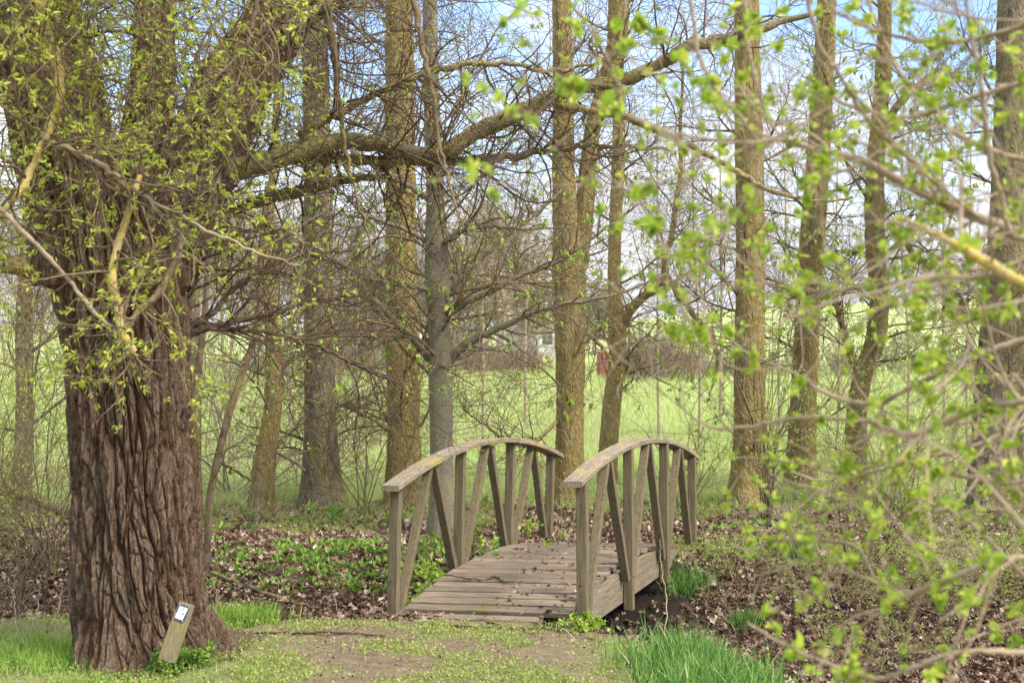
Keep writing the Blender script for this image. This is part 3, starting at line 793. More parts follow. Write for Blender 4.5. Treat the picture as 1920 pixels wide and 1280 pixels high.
nt.links.new(ramp(nt, nf, [(.36, (.10, .13, .2)), (.47, (.42, .52, .72)), (.6, (.70, .78, .90))]), b.inputs['Base Color']); b.inputs['Roughness'].default_value = .3
bag = Bag(); pc2 = pc + fn * .0045
prism(bag, pc2 - fu * .034, pc2 + fu * .034, rvec, fn, .050, .003, .001)
bag.build('faded_print', m_pp, plq, smooth=False)
m_sc = plain('screw_metal', (.6, .6, .58), .4, .6)
for sx in (-1, 1):
    for sy in (-1, 1):
        c = pc + rvec * sx * .0285 + fu * sy * .0385 + fn * .0035
        a = np.arange(8) * math.pi / 4
        ring = [c + rvec * math.cos(t) * .0032 + fu * math.sin(t) * .0032 for t in a]; top = [c + fn * .0022 + rvec * math.cos(t) * .002 + fu * math.sin(t) * .002 for t in a]
        bag = Bag(); bag.add(ring + top, [[i, (i + 1) % 8, 8 + (i + 1) % 8, 8 + i] for i in range(8)]); bag.f.setdefault(8, []).append(np.array([[8, 9, 10, 11, 12, 13, 14, 15]]))
        bag.build('screw', m_sc, plq, smooth=False)

# ------------------------------------------------------------------ willow
def bark_tube(name, pts, nt_, nz_, parent, m, cell=.045, depth=.028, lobes=(), stretch=.2, seed=0, zbase=0.0, oval=.85):
    q = spline(np.array([list(W(px, py, Y)) + [w * .5 * Y / F] for px, py, Y, w in pts]), nz_)
    C, r = q[:, :3], q[:, 3]
    T = nrm(np.gradient(C, axis=0)); X = nrm(np.cross(np.array([0, -1.0, 0]), T)); N = np.cross(T, X)   # X ~ +x, N ~ -y/+y
    a = np.linspace(0, 2 * np.pi, nt_, endpoint=False)
    s = np.concatenate([[0], np.cumsum(np.linalg.norm(np.diff(C, axis=0), axis=1))])
    A, S = np.meshgrid(a, s); RR = r[:, None] * np.ones_like(A)
    RR = RR * (1 + .07 * (fbm(np.cos(A) * 1.3 + 5, np.sin(A) * 1.3, S * .8, 5 + seed, 2) - .5) * 2)
    Zh = (C[:, 2] - zbase)[:, None]
    for ang, amp, hgt_, pw in lobes:
        RR = RR + amp * np.exp(-np.maximum(Zh, -.1) / hgt_) * np.maximum(0, np.cos(A - ang)) ** pw
    k = 1 / cell
    R0_ = r[:, None] * .5 + r.mean() * .5
    x, y, z = np.cos(A) * R0_ * k, np.sin(A) * R0_ * k, S * k * stretch
    wx = fbm(x * .35, y * .35, z * .7 + 7, 21 + seed, 3) - .5; wy = fbm(x * .35 + 40, y * .35, z * .7, 24 + seed, 3) - .5
    x = x + wx * 2.6; y = y + wy * 2.6
    e1, id1 = voro(x, y, z, 3 + seed)
    e2, id2 = voro(x * 2.1 + 3, y * 2.1, z * 2.6, 13 + seed)
    big = fbm(x * .22, y * .22, z * .25, 33 + seed, 3)
    rg = 1 - np.abs(2 * fbm(x * .55 + 9, y * .55, z * .55, 63 + seed, 3) - 1) * 2.2
    hgt2 = depth * (sstep(.015, .15, e1) * (.6 + .3 * sstep(.1, .5, e1)) + .55 * id1) - depth * .8 * sstep(.6, .95, rg) + depth * .34 * (sstep(.01, .13, e2) + .6 * id2) + depth * 1.5 * (big - .5) + depth * .35 * (fbm(x * 3, y * 3, z * 6, 43 + seed, 3) - .5)
    RR = RR + hgt2 - depth * .8
    P = C[:, None] + RR[..., None] * (np.cos(A)[..., None] * X[:, None] + oval * np.sin(A)[..., None] * N[:, None])
    i = (np.arange(nz_ - 1)[:, None] * nt_); j = np.arange(nt_)[None]; j2 = (j + 1) % nt_
    f = np.stack([i + j, i + j2, i + nt_ + j2, i + nt_ + j], -1).reshape(-1, 4)
    pl = np.clip(sstep(.02, .3, e1) * (.55 + .6 * id2) * (.6 + .8 * big), 0, 1)
    return link(name, P.reshape(-1, 3), f, m, parent, attrs={'plate': pl}), C, r

WIL = thing('willow_tree', 'massive old willow with deeply furrowed brown trunk and tangled budding branches', 'tree')
tw = [(290, 1258, 8.2, 262), (282, 1212, 8.2, 246), (270, 1170, 8.2, 234), (261, 1100, 8.2, 230), (255, 1000, 8.2, 228), (250, 900, 8.2, 222), (240, 750, 8.2, 214), (236, 650, 8.2, 216), (222, 560, 8.2, 232), (212, 480, 8.2, 246), (205, 410, 8.25, 250), (200, 330, 8.3, 190)]
# lobes: angle 0 = +x side, pi/2 = towards or away from the viewer (N), see below
bark_tube('trunk', tw, 640, 900, WIL, M_WILLOW, .052, .046, [(-.25, .24, .055, 7), (math.pi + .1, .05, .10, 6), (-math.pi / 2 - .35, .26, .10, 7), (math.pi / 2 - .35, .26, .10, 7), (-1.0, .10, .10, 9), (1.0, .10, .10, 9)], .11, 0)
limbsW = [
    ([(170, 520, 8.2, 200), (150, 400, 8.15, 190), (120, 280, 8.05, 180), (85, 130, 8.0, 170), (55, 0, 7.9, 160), (20, -160, 7.8, 150)], 180, 260),
    ([(290, 520, 8.3, 150), (335, 400, 8.4, 150), (385, 270, 8.6, 138), (450, 140, 8.8, 122), (530, 20, 8.9, 104), (590, -120, 9.0, 96)], 180, 260),
    ([(235, 470, 8.5, 130), (262, 300, 8.6, 90), (285, 150, 8.7, 74), (290, 0, 8.8, 68), (300, -130, 8.8, 64)], 130, 200)]
WP = []
for i, (pts, a, b_) in enumerate(limbsW):
    bark_tube('limb', pts, a, b_, WIL, M_WILLOW, .042, .028, (), .13, 50 + i)
    WP.append(limb(pts, 24))
def hand(parent, name, m, pts, n=60, wob=.03, sides=10):
    P, R = limb(pts, n, wob)
    ph = rng.random() * 9
    R = R * .9 * (1 + .28 * (noise(np.arange(n) * .55 + ph, 0, 0, 77) - .5))[None]
    Bag().tube(P, R, sides).build(name, m, parent)
    return limb(pts, 24)
mid = []
mid.append(hand(WIL, 'limb', M_LIMB, [(330, 345, 8.4, 70), (420, 325, 8.5, 52), (500, 302, 8.6, 46), (560, 285, 8.7, 44), (640, 264, 8.8, 38), (720, 272, 8.9, 36), (800, 292, 9.0, 36), (840, 282, 9.0, 38), (890, 250, 9.0, 38), (960, 218, 9.0, 34), (1020, 188, 9.0, 32), (1070, 168, 9.0, 30), (1120, 158, 9.0, 27), (1180, 145, 9.0, 27), (1240, 118, 9.0, 25), (1290, 88, 8.9, 24), (1350, 74, 8.9, 23), (1410, 60, 8.8, 20), (1470, 38, 8.8, 15), (1560, 20, 8.8, 9)], 120, .03, 12))
mid.append(hand(WIL, 'limb', M_LIMB, [(340, 440, 8.6, 48), (400, 405, 8.7, 32), (450, 388, 8.8, 28), (520, 368, 8.9, 26), (590, 352, 9.0, 24), (640, 338, 9.0, 20), (720, 330, 9.1, 14)], 60, .03))
mid.append(hand(WIL, 'limb', M_LIMB, [(1030, 192, 9.0, 14), (1080, 206, 8.9, 15), (1150, 214, 8.8, 16), (1220, 238, 8.7, 15), (1280, 268, 8.6, 14), (1350, 302, 8.5, 13), (1430, 350, 8.4, 11), (1520, 375, 8.4, 8), (1600, 372, 8.4, 5)], 60, .03))
mid.append(hand(WIL, 'limb', M_LIMB, [(560, 290, 8.8, 26), (660, 300, 8.9, 24), (760, 305, 9.0, 22), (860, 300, 9.1, 18), (960, 292, 9.2, 15), (1060, 278, 9.3, 12), (1160, 272, 9.3, 8), (1260, 285, 9.3, 5)], 60, .05))
mid.append(hand(WIL, 'limb', M_LIMB, [(560, 250, 8.7, 20), (640, 210, 8.7, 18), (740, 160, 8.6, 16), (820, 130, 8.6, 14), (920, 118, 8.6, 12), (1040, 132, 8.6, 9), (1120, 120, 8.6, 6)], 60, .04))
mid.append(hand(WIL, 'limb', M_LIMB, [(150, 545, 8.2, 60), (95, 520, 8.1, 46), (40, 502, 8.0, 42), (-30, 485, 7.9, 38), (-110, 470, 7.8, 30)], 50, .02))
mid.append(hand(WIL, 'limb', M_LIMB, [(530, 60, 8.8, 40), (600, 20, 8.8, 34), (660, -15, 8.8, 30), (740, -60, 8.8, 22), (860, -80, 8.8, 14)], 40, .02))
mid.append(hand(WIL, 'limb', M_TWIGD, [(348, 625, 8.4, 20), (400, 612, 8.5, 15), (470, 596, 8.6, 12), (520, 585, 8.7, 10), (590, 560, 8.8, 8), (680, 555, 8.9, 5)], 50, .03))
mid.append(hand(WIL, 'limb', M_TWIGD, [(350, 615, 8.4, 16), (395, 590, 8.5, 13), (440, 540, 8.6, 11), (490, 505, 8.7, 9), (560, 480, 8.8, 7), (660, 470, 8.9, 4)], 50, .03))
mid.append(hand(WIL, 'limb', M_TWIGD, [(350, 620, 8.4, 12), (430, 618, 8.5, 9), (520, 625, 8.6, 8), (600, 650, 8.7, 7), (680, 690, 8.8, 6), (760, 720, 8.9, 4)], 50, .03))
mid.append(hand(WIL, 'limb', M_TWIG, [(352, 600, 8.3, 20), (360, 540, 8.3, 17), (372, 470, 8.3, 14), (380, 400, 8.4, 11), (410, 330, 8.4, 8), (420, 220, 8.4, 5)], 50, .03))
mid.append(hand(WIL, 'limb', M_TWIG, [(600, -60, 8.0, 24), (625, 100, 8.1, 15), (640, 220, 8.2, 12), (655, 320, 8.2, 8), (700, 470, 8.2, 4)], 50, .03))
# nearer branches, lichen covered
fr = []
fr.append(hand(WIL, 'limb', M_LICHEN, [(70, -90, 6.4, 34), (78, 0, 6.3, 27), (88, 60, 6.3, 25), (106, 115, 6.3, 24), (112, 180, 6.2, 20), (98, 225, 6.2, 19), (84, 262, 6.1, 17), (62, 310, 6.1, 16), (42, 350, 6.0, 15), (10, 392, 6.0, 12), (-40, 430, 6.0, 9)], 90, .02))
fr.append(hand(WIL, 'limb', M_LICHEN, [(262, 330, 6.3, 12), (240, 400, 6.2, 15), (220, 465, 6.2, 18), (210, 525, 6.1, 20), (222, 572, 6.1, 19), (228, 622, 6.0, 19), (252, 660, 6.0, 16)], 60, .008))
fr.append(hand(WIL, 'limb', M_PALE, [(-60, 345, 5.8, 12), (0, 392, 5.9, 11), (60, 450, 5.9, 10), (120, 515, 6.0, 10), (180, 588, 6.0, 9), (246, 645, 6.0, 8)], 50, .01))
fr.append(hand(WIL, 'limb', M_TWIG, [(340, 420, 6.2, 13), (332, 480, 6.15, 15), (300, 545, 6.1, 15), (262, 582, 6.05, 14), (236, 618, 6.0, 13)], 50, .01))
fr.append(hand(WIL, 'limb', M_PALE, [(84, 265, 6.1, 12), (150, 288, 6.1, 11), (200, 318, 6.1, 11), (250, 355, 6.15, 10), (330, 400, 6.2, 8), (440, 455, 6.3, 6), (560, 500, 6.4, 4)], 50, .03))
fr.append(hand(WIL, 'limb', M_TWIG, [(740, -120, 6.8, 18), (775, 0, 6.8, 14), (792, 90, 6.8, 13), (812, 180, 6.8, 11), (822, 260, 6.8, 9), (845, 350, 6.8, 6), (870, 430, 6.8, 4)], 60, .02))
fr.append(hand(WIL, 'limb', M_TWIG, [(-60, 40, 6.6, 18), (20, 70, 6.6, 15), (60, 100, 6.6, 12), (140, 75, 6.6, 10), (260, 55, 6.6, 8), (420, 70, 6.7, 6), (520, 130, 6.7, 4)], 50, .04))
fr.append(hand(WIL, 'limb', M_TWIG, [(500, -80, 6.6, 12), (470, 60, 6.5, 10), (430, 180, 6.5, 8), (420, 300, 6.5, 6), (400, 400, 6.5, 4)], 50, .05))
# boughs that come over towards the viewer above the picture; their whips hang into it
over = [limb([(60, -150, 7.9, 110), (120, -240, 7.0, 80), (200, -260, 6.2, 60), (330, -260, 5.6, 40)]), limb([(300, -130, 8.8, 90), (420, -230, 7.6, 60), (560, -240, 6.9, 40), (760, -200, 6.6, 30)]),
        limb([(20, -160, 7.8, 100), (-40, -200, 7.0, 70), (-20, -150, 6.2, 40), (40, -100, 5.7, 24)])]
Bag().tube(np.concatenate([a[0] for a in over]), np.concatenate([a[1] for a in over]), 10).build('overhanging_boughs', M_LIMB, WIL)
cat_ = lambda L: (np.concatenate([a[0] for a in L]), np.concatenate([a[1] for a in L]))
MP, MR = cat_(mid); FP, FR = cat_(fr); OP, OR = cat_(over); SP, SR = cat_([limb(p[0], 24) for p in limbsW])
tw_back, tw_front = Bag(), Bag()
sel = [0, 1, 3, 4, 6, 10, 11]
a1 = grow(MP[sel], MR[sel], 260, (.05, .9), .85, (40, 85), 9, .13, .10, (0, 0, .05), .42, .010)      # upright shoots from the long limbs
a2 = grow(*a1, 1450, (.1, 1), .5, (25, 75), 9, .20, .17, (0, 0, .0), .6, .005)
a3 = grow(*a2, 1900, (.2, 1), .22, (25, 70), 5, .16, .10, (0, 0, .0), .6, .003)
b1 = grow(MP[[7, 8, 9]], MR[[7, 8, 9]], 50, (.1, 1), .8, (20, 60), 9, .14, .12, (.01, 0, -.01), .7, .008)
b2 = grow(*b1, 260, (.1, 1), .5, (25, 75), 9, .20, .17, (0, 0, 0), .7, .004)
c1 = grow(SP, SR, 180, (.1, 1), .9, (50, 90), 10, .14, .12, (.02, -.03, -.02), .1, .010)
c2 = grow(*c1, 850, (.1, 1), .5, (25, 75), 7, .16, .14, (0, 0, -.02), .7, .0045)
for q in (a1, a2, b1, b2, c1, c2): tw_back.tube(*q, 4)
tw_back.tube(*a3, 3)
d1 = grow(OP, OR, 300, (.15, 1), 1.5, (40, 90), 13, .12, .12, (.01, -.01, -.12), .15, .0095, even=True)
e1 = grow(FP[[0, 1, 3, 4, 6, 7]], FR[[0, 1, 3, 4, 6, 7]], 190, (.05, 1), .6, (30, 80), 10, .17, .16, (0, 0, -.01), .6, .0075)
e1b = grow(FP[5:6], FR[5:6], 22, (.1, 1), .4, (30, 80), 7, .15, .13, (0, 0, -.01), .5, .004)
d2 = grow(*d1, 1300, (.25, 1), .42, (25, 65), 8, .15, .12, (0, 0, -.02), .65, .004)
e2 = grow(*e1, 800, (.1, 1), .26, (25, 65), 7, .15, .12, (0, 0, 0), .65, .003)
for q in (d1, d2, e1, e2, e1b): tw_front.tube(*q, 5)
tw_back.build('twigs', M_TWIGD, WIL)
tw_front.build('hanging_twigs', M_TWIG, WIL)
def nodes_on(P, n, t0=.3, spread=0.0):
    M, K, _ = P.shape; i = rng.integers(0, M, n); t = rng.uniform(t0, 1, n) * (K - 1.001); k = t.astype(int); f = (t - k)[:, None]
    return P[i, k] * (1 - f) + P[i, k + 1] * f, nrm(P[i, k + 1] - P[i, k])
def clusters(bag, P, n, k, size, tm, t0=.3, jit=.008, spread=.8, wd=1.0, mix=None):
    if not len(P): return
    p, d = nodes_on(P, n, t0); p = np.repeat(p, k, 0); d = np.repeat(d, k, 0)
    if mix is not None: d = d * .3 + np.asarray(mix)
    p = p + rng.normal(size=p.shape) * jit
    v = np.array(tm[0]) * np.array([wd, 1, 1])
    add_leaves(bag, p, rng.uniform(size * .55, size * 1.25, len(p)), (v, tm[1]), spread, d)
lb = Bag()
lft = lambda q, x: q[0][(q[0][:, 3, 0] / q[0][:, 3, 1] * F + 960) < x]
clusters(lb, lft(d2, 620), 1300, 4, .030, LANCE, .1, .006, .6, 1.3)
clusters(lb, e2[0], 1700, 4, .029, LANCE, .1, .006, .6, 1.3)
clusters(lb, lft(d1, 520), 500, 4, .030, LANCE, .3, .006, .6, 1.3)
clusters(lb, c2[0], 2200, 3, .028, LANCE, .2, .006, .6, 1.3)
clusters(lb, np.concatenate([a2[0], b2[0]]), 1500, 3, .024, LANCE, .4, .006, .6, 1.2)
lb.build('foliage', M_LEAFW, WIL, smooth=False)

# ------------------------------------------------------------------ trees beyond the ditch
def trunk_mesh(name, pts, parent, m, nt_=40, nz_=230, flare=.0, flare_h=.3, rough=.03, buttress=5):
    q = spline(np.array([list(W(px, py, Y)) + [w * .5 * Y / F] for px, py, Y, w in pts]), nz_)
    C, r = q[:, :3], q[:, 3]
    g0 = float(G(C[0, 0], C[0, 1]))
    T = nrm(np.gradient(C, axis=0)); X = nrm(np.cross(np.array([0, -1.0, 0]), T)); N = np.cross(T, X)
    a = np.linspace(0, 2 * np.pi, nt_, endpoint=False); sd = int(rng.integers(1, 999))
    s = np.concatenate([[0], np.cumsum(np.linalg.norm(np.diff(C, axis=0), axis=1))])
    A, S = np.meshgrid(a, s); RR = r[:, None] * np.ones_like(A)
    RR = RR + flare * np.exp(-np.maximum((C[:, 2] - g0)[:, None], -.1) / flare_h) * (.6 + .8 * noise(np.cos(A) * buttress * .5, np.sin(A) * buttress * .5, 0, sd))
    RR = RR * (1 + .10 * (fbm(np.cos(A) * 1.5, np.sin(A) * 1.5, S * 1.2, sd, 3) - .5) * 2)
    RR = RR + rough * (fbm(np.cos(A) * 9 * r[:, None] / .15, np.sin(A) * 9 * r[:, None] / .15, S * 9, sd + 5, 4) - .5)
    P = C[:, None] + RR[..., None] * (np.cos(A)[..., None] * X[:, None] + np.sin(A)[..., None] * N[:, None])
    i = (np.arange(nz_ - 1)[:, None] * nt_); j = np.arange(nt_)[None]; j2 = (j + 1) % nt_
    link(name, P.reshape(-1, 3), np.stack([i + j, i + j2, i + nt_ + j2, i + nt_ + j], -1).reshape(-1, 4), m, parent)
    P, R = limb(pts, 40)
    return P, R

def tree(label, stems, m, limbs=(), n=(26, 260, 900), L=(1.5, .7, .35), t0=.22, lf=(500, 3, .03), leafm=None, tm=LANCE, trop=(0, 0, .02), flare=.07, droop=None, twm=None, cat='tree', name='tree', rmx=.022, ang=(45, 85), rough=.03, wd=1.2, group=None):
    t = thing(name, label, cat, group)
    n = (n[0], int(n[1] * 1.1), int(n[2] * 1.35)); Ps = []
    for i, st in enumerate(stems):
        Ps.append(trunk_mesh('trunk' if i == 0 else 'stem', st, t, m, flare=flare if i == 0 else 0, rough=rough))
    P0, R0 = cat_(Ps)
    LB = []
    for l in limbs:
        P, R = limb(l, 30)
        Pw = limb(l, 40, .04); Bag().tube(Pw[0], Pw[1], 8).build('limb', m, t)
        LB.append((P, R))
    b = Bag()
    g1 = grow(P0, R0, n[0], (t0, 1), L[0], ang, 11, .11, .08, trop, .28, rmx, .0022) if n[0] else (np.zeros((0, 11, 3)), np.zeros((0, 11)))
    srcs = [g1]
    if LB:
        LP, LR = cat_(LB); LP_, LR_ = grow(LP, LR, int(n[0] * 1.2) + 8 * len(LB), (.15, 1), L[0] * .6, (35, 70), 11, .11, .09, trop, .5, rmx * .6, .002)
        srcs.append((LP_, LR_))
    A = cat_([s for s in srcs])
    g2 = grow(*A, n[1], (.12, 1), L[1], (30, 70), 8, .13, .11, trop, .6, .008, .0016)
    g3 = grow(*g2, n[2], (.15, 1), L[2], (25, 65), 6, .14, .11, trop, .7, .004, .0013)
    b.tube(*A, 5); b.tube(*g2, 4); b.tube(*g3, 3)
    b.build('branches', twm or M_TWIG, t)
    if lf[0]:
        lb = Bag(); clusters(lb, g3[0] if len(g3[0]) else g2[0], int(lf[0] * .7), lf[1], lf[2], tm, .5, lf[2] * .25, .5, wd, droop)
        clusters(lb, g2[0], int(lf[0] * .3), lf[1], lf[2], tm, .7, lf[2] * .25, .5, wd, droop)
        lb.build('foliage', leafm or M_BUD, t, smooth=False)
    return t

TOP = -460
tree('slender leaning trunk with knobbly bend, left of the thick far trunk', [[(484, 985, 14.7, 46), (490, 940, 14.7, 44), (497, 860, 14.7, 40), (512, 760, 14.7, 33), (512, 650, 14.7, 29), (506, 560, 14.7, 24), (500, 450, 14.7, 20), (515, 300, 14.7, 15), (520, 100, 14.7, 9)]], M_POPLAR, n=(14, 110, 300), L=(1.1, .6, .3), lf=(150, 3, .03), flare=.02)
tree('thickest grey trunk with spreading foot, standing left of the footbridge', [[(606, 985, 15.2, 70), (603, 930, 15.2, 66), (602, 860, 15.2, 62), (600, 760, 15.2, 58), (598, 640, 15.2, 56), (597, 400, 15.2, 53), (592, 150, 15.2, 50), (588, 0, 15.2, 48), (584, TOP, 15.2, 40)]], M_POPLAR3, n=(22, 240, 800), lf=(330, 3, .03), flare=.10)
tree('orange-lichened trunk just left of the smooth grey branching tree', [[(758, 975, 15.1, 66), (757, 900, 15.1, 64), (757, 800, 15.1, 61), (756, 640, 15.1, 60), (752, 400, 15.1, 57), (750, 150, 15.1, 54), (748, 0, 15.1, 50), (746, TOP, 15.1, 42)]], M_POPLAR2, n=(22, 240, 800), lf=(330, 3, .03), flare=.06)
tree('smooth grey tree with low curving boughs and drooping young leaf bunches', [[(829, 1030, 13.0, 46), (828, 980, 13.0, 44), (828, 860, 13.0, 42), (826, 740, 13.0, 44), (826, 690, 13.0, 46), (823, 600, 13.0, 40), (821, 540, 13.0, 47), (818, 460, 13.0, 42), (816, 360, 13.0, 34), (810, 200, 13.0, 31), (806, 0, 13.0, 27), (800, -300, 13.0, 18)]], M_SMOOTH,
     limbs=[[(824, 690, 13.0, 18), (795, 655, 12.95, 16), (750, 610, 12.9, 13), (700, 560, 12.8, 10), (650, 505, 12.7, 8), (600, 470, 12.6, 6), (540, 440, 12.5, 4)],
            [(838, 680, 13.0, 20), (862, 655, 12.95, 17), (905, 628, 12.9, 15), (960, 605, 12.85, 12), (1000, 585, 12.8, 10), (1060, 570, 12.8, 8), (1150, 552, 12.8, 6), (1250, 515, 12.8, 4)],
            [(832, 598, 13.0, 16), (870, 570, 12.9, 12), (920, 545, 12.8, 11), (980, 515, 12.8, 9), (1040, 493, 12.8, 8), (1100, 455, 12.8, 6), (1200, 380, 12.8, 4)],
            [(832, 550, 13.0, 16), (860, 520, 13.1, 14), (900, 485, 13.2, 12), (950, 440, 13.3, 10), (1000, 405, 13.4, 8), (1060, 350, 13.5, 5)],
            [(824, 545, 13.0, 12), (790, 540, 12.9, 8), (730, 530, 12.8, 6), (660, 515, 12.8, 4)],
            [(828, 470, 13.0, 12), (850, 440, 12.9, 8), (910, 425, 12.8, 7), (980, 430, 12.7, 5), (1060, 425, 12.7, 3)],
            [(812, 460, 13.0, 12), (770, 435, 12.9, 8), (700, 410, 12.8, 7), (620, 400, 12.7, 5)],
            [(812, 380, 13.0, 14), (770, 350, 12.9, 11), (700, 310, 12.8, 9), (600, 240, 12.8, 5)]],
     n=(40, 560, 1500), L=(1.5, .75, .38), t0=.3, lf=(230, 5, .060), leafm=M_LEAFC, tm=ROUND, trop=(0, 0, -.01), droop=(0, 0, -1.3), flare=.03, name='chestnut_tree', rough=.008, wd=.8)
tree('mossy ochre trunk forking in two above the left handrail end', [[(1072, 985, 15.2, 58), (1070, 940, 15.2, 54), (1068, 850, 15.2, 51), (1069, 720, 15.2, 52), (1070, 620, 15.2, 58), (1068, 520, 15.2, 62), (1063, 440, 15.2, 52), (1057, 340, 15.2, 42), (1056, 200, 15.2, 38), (1053, 0, 15.2, 35), (1050, TOP, 15.2, 28)],
     [(1080, 540, 15.25, 26), (1092, 440, 15.25, 34), (1100, 340, 15.25, 32), (1110, 250, 15.25, 30), (1132, 170, 15.25, 34), (1155, 90, 15.25, 38), (1160, 0, 15.25, 38), (1165, -300, 15.25, 26)]], M_POPLAR2,
     limbs=[[(1045, 790, 15.1, 8), (1000, 830, 14.9, 7), (960, 830, 14.7, 6), (900, 790, 14.5, 4), (860, 760, 14.4, 3)], [(1095, 620, 15.2, 9), (1130, 650, 15.1, 7), (1150, 690, 15.0, 5)]], n=(24, 280, 900), lf=(360, 3, .03), flare=.05)
tree('thin crooked ochre trunk with a limb bending right, behind the right railing', [[(1138, 905, 17.0, 36), (1140, 850, 17.0, 34), (1146, 770, 17.0, 33), (1157, 680, 17.0, 32), (1158, 620, 17.0, 34), (1152, 540, 17.0, 26), (1154, 420, 17.0, 24), (1160, 280, 17.0, 24), (1158, 150, 17.0, 20), (1150, 0, 17.0, 17), (1148, -300, 17.0, 10)]], M_POPLAR2,
     limbs=[[(1162, 650, 17, 18), (1168, 610, 17, 18), (1188, 572, 16.9, 19), (1225, 540, 16.8, 17), (1248, 515, 16.8, 15), (1246, 480, 16.8, 12), (1262, 430, 16.8, 11), (1275, 300, 16.8, 8), (1280, 100, 16.8, 5)],
            [(1250, 515, 16.8, 11), (1275, 560, 16.6, 10), (1310, 600, 16.4, 11), (1340, 638, 16.2, 10), (1345, 690, 16.1, 5), (1330, 740, 16.0, 3)]], n=(20, 240, 700), lf=(420, 4, .05), leafm=M_LEAFC, tm=ROUND, droop=(0, 0, -1.2), flare=.02, wd=.8)
tree('straight thick trunk right of the footbridge with rough brown foot', [[(1402, 985, 15.0, 80), (1402, 940, 15.0, 70), (1403, 880, 15.0, 60), (1405, 780, 15.0, 56), (1406, 640, 15.0, 55), (1407, 450, 15.0, 53), (1404, 250, 15.0, 49), (1400, 0, 15.0, 44), (1398, TOP, 15.0, 36)]], M_POPLAR, n=(26, 300, 1000), lf=(420, 3, .03), flare=.10)
tree('far trunk leaning right with ochre upper half, second right of the bridge', [[(1498, 950, 16.6, 58), (1500, 900, 16.6, 54), (1504, 800, 16.6, 50), (1510, 680, 16.6, 47), (1518, 520, 16.6, 46), (1528, 380, 16.6, 44), (1540, 200, 16.6, 40), (1550, 0, 16.6, 36), (1560, TOP, 16.6, 28)]], M_POPLAR2, n=(24, 280, 900), lf=(420, 4, .04), leafm=M_LEAFC, flare=.06)
tree('curving brown trunk that bends at head height, third right of the bridge', [[(1600, 960, 15.8, 42), (1604, 880, 15.8, 38), (1606, 780, 15.8, 37), (1618, 700, 15.8, 36), (1640, 640, 15.8, 36), (1648, 560, 15.8, 34), (1640, 440, 15.8, 36), (1642, 300, 15.8, 32), (1655, 150, 15.8, 28), (1660, 0, 15.8, 24), (1670, -300, 15.8, 14)]], M_POPLAR,
     limbs=[[(1600, 690, 15.8, 14), (1588, 640, 15.7, 12), (1572, 580, 15.6, 11), (1552, 530, 15.5, 11)], [(1665, 420, 15.7, 14), (1720, 480, 15.5, 12), (1780, 540, 15.3, 12), (1830, 600, 15.1, 9)],
            [(1640, 260, 15.8, 16), (1700, 180, 15.7, 14), (1760, 130, 15.6, 9)]], n=(28, 320, 1000), lf=(800, 4, .055), leafm=M_LEAFC, tm=ROUND, droop=(0, 0, -1.2), flare=.05, wd=.8)
tree('broad dark brown trunk near the right edge behind the leafy shrub', [[(1862, 960, 14.8, 92), (1862, 880, 14.8, 84), (1866, 780, 14.8, 80), (1878, 640, 14.8, 80), (1888, 500, 14.8, 76), (1896, 300, 14.8, 70), (1900, 100, 14.8, 62), (1905, -300, 14.8, 48)]], M_POPLAR3, n=(20, 240, 800), lf=(300, 3, .03), flare=.07)
tree('thin trunk at the far right edge beside the broad dark one', [[(1916, 905, 16.5, 24), (1914, 800, 16.5, 22), (1918, 640, 16.5, 20), (1930, 400, 16.5, 17), (1940, 0, 16.5, 11)]], M_POPLAR3, n=(12, 90, 200), lf=(90, 3, .03), flare=.02)
tree('grey brown trunk half hidden by scrub left of the willow', [[(42, 975, 14.6, 34), (42, 880, 14.6, 32), (46, 760, 14.6, 31), (45, 640, 14.6, 30), (48, 520, 14.6, 27), (60, 300, 14.6, 22), (70, 0, 14.6, 14)]], M_POPLAR3, n=(20, 200, 600), lf=(260, 3, .035), flare=.03)
tree('narrow trunk close behind the right edge of the willow', [[(368, 985, 13.8, 22), (366, 860, 13.8, 20), (366, 740, 13.8, 20), (365, 600, 13.8, 19), (366, 400, 13.8, 16), (370, 100, 13.8, 10)]], M_POPLAR3, n=(10, 80, 250), lf=(100, 3, .03), flare=.02)
# thin saplings between willow and far trees
tree('bent sapling curving up from behind the willow foot', [[(384, 1075, 10.9, 15), (390, 1000, 10.9, 14), (394, 930, 10.9, 14), (410, 850, 10.9, 14), (434, 760, 10.9, 14), (458, 690, 10.9, 14), (478, 630, 10.9, 13), (487, 560, 10.9, 10), (488, 470, 10.9, 8), (500, 340, 10.9, 5)]], M_TWIG, n=(9, 60, 140), L=(.8, .45, .25), lf=(70, 4, .04), leafm=M_LEAFC, tm=ROUND, droop=(0, 0, -1), flare=.0, rough=.004, name='sapling', cat='sapling', rmx=.008)
tree('straight sapling rising along the right side of the willow trunk', [[(366, 1090, 10.6, 16), (364, 960, 10.6, 15), (362, 840, 10.6, 14), (367, 740, 10.6, 14), (378, 640, 10.6, 13), (386, 560, 10.6, 11), (388, 440, 10.6, 8), (396, 300, 10.6, 5)]], M_TWIG, n=(8, 50, 120), L=(.8, .45, .25), lf=(50, 4, .04), leafm=M_LEAFC, tm=ROUND, droop=(0, 0, -1), flare=.0, rough=.004, name='sapling', cat='sapling', rmx=.008)

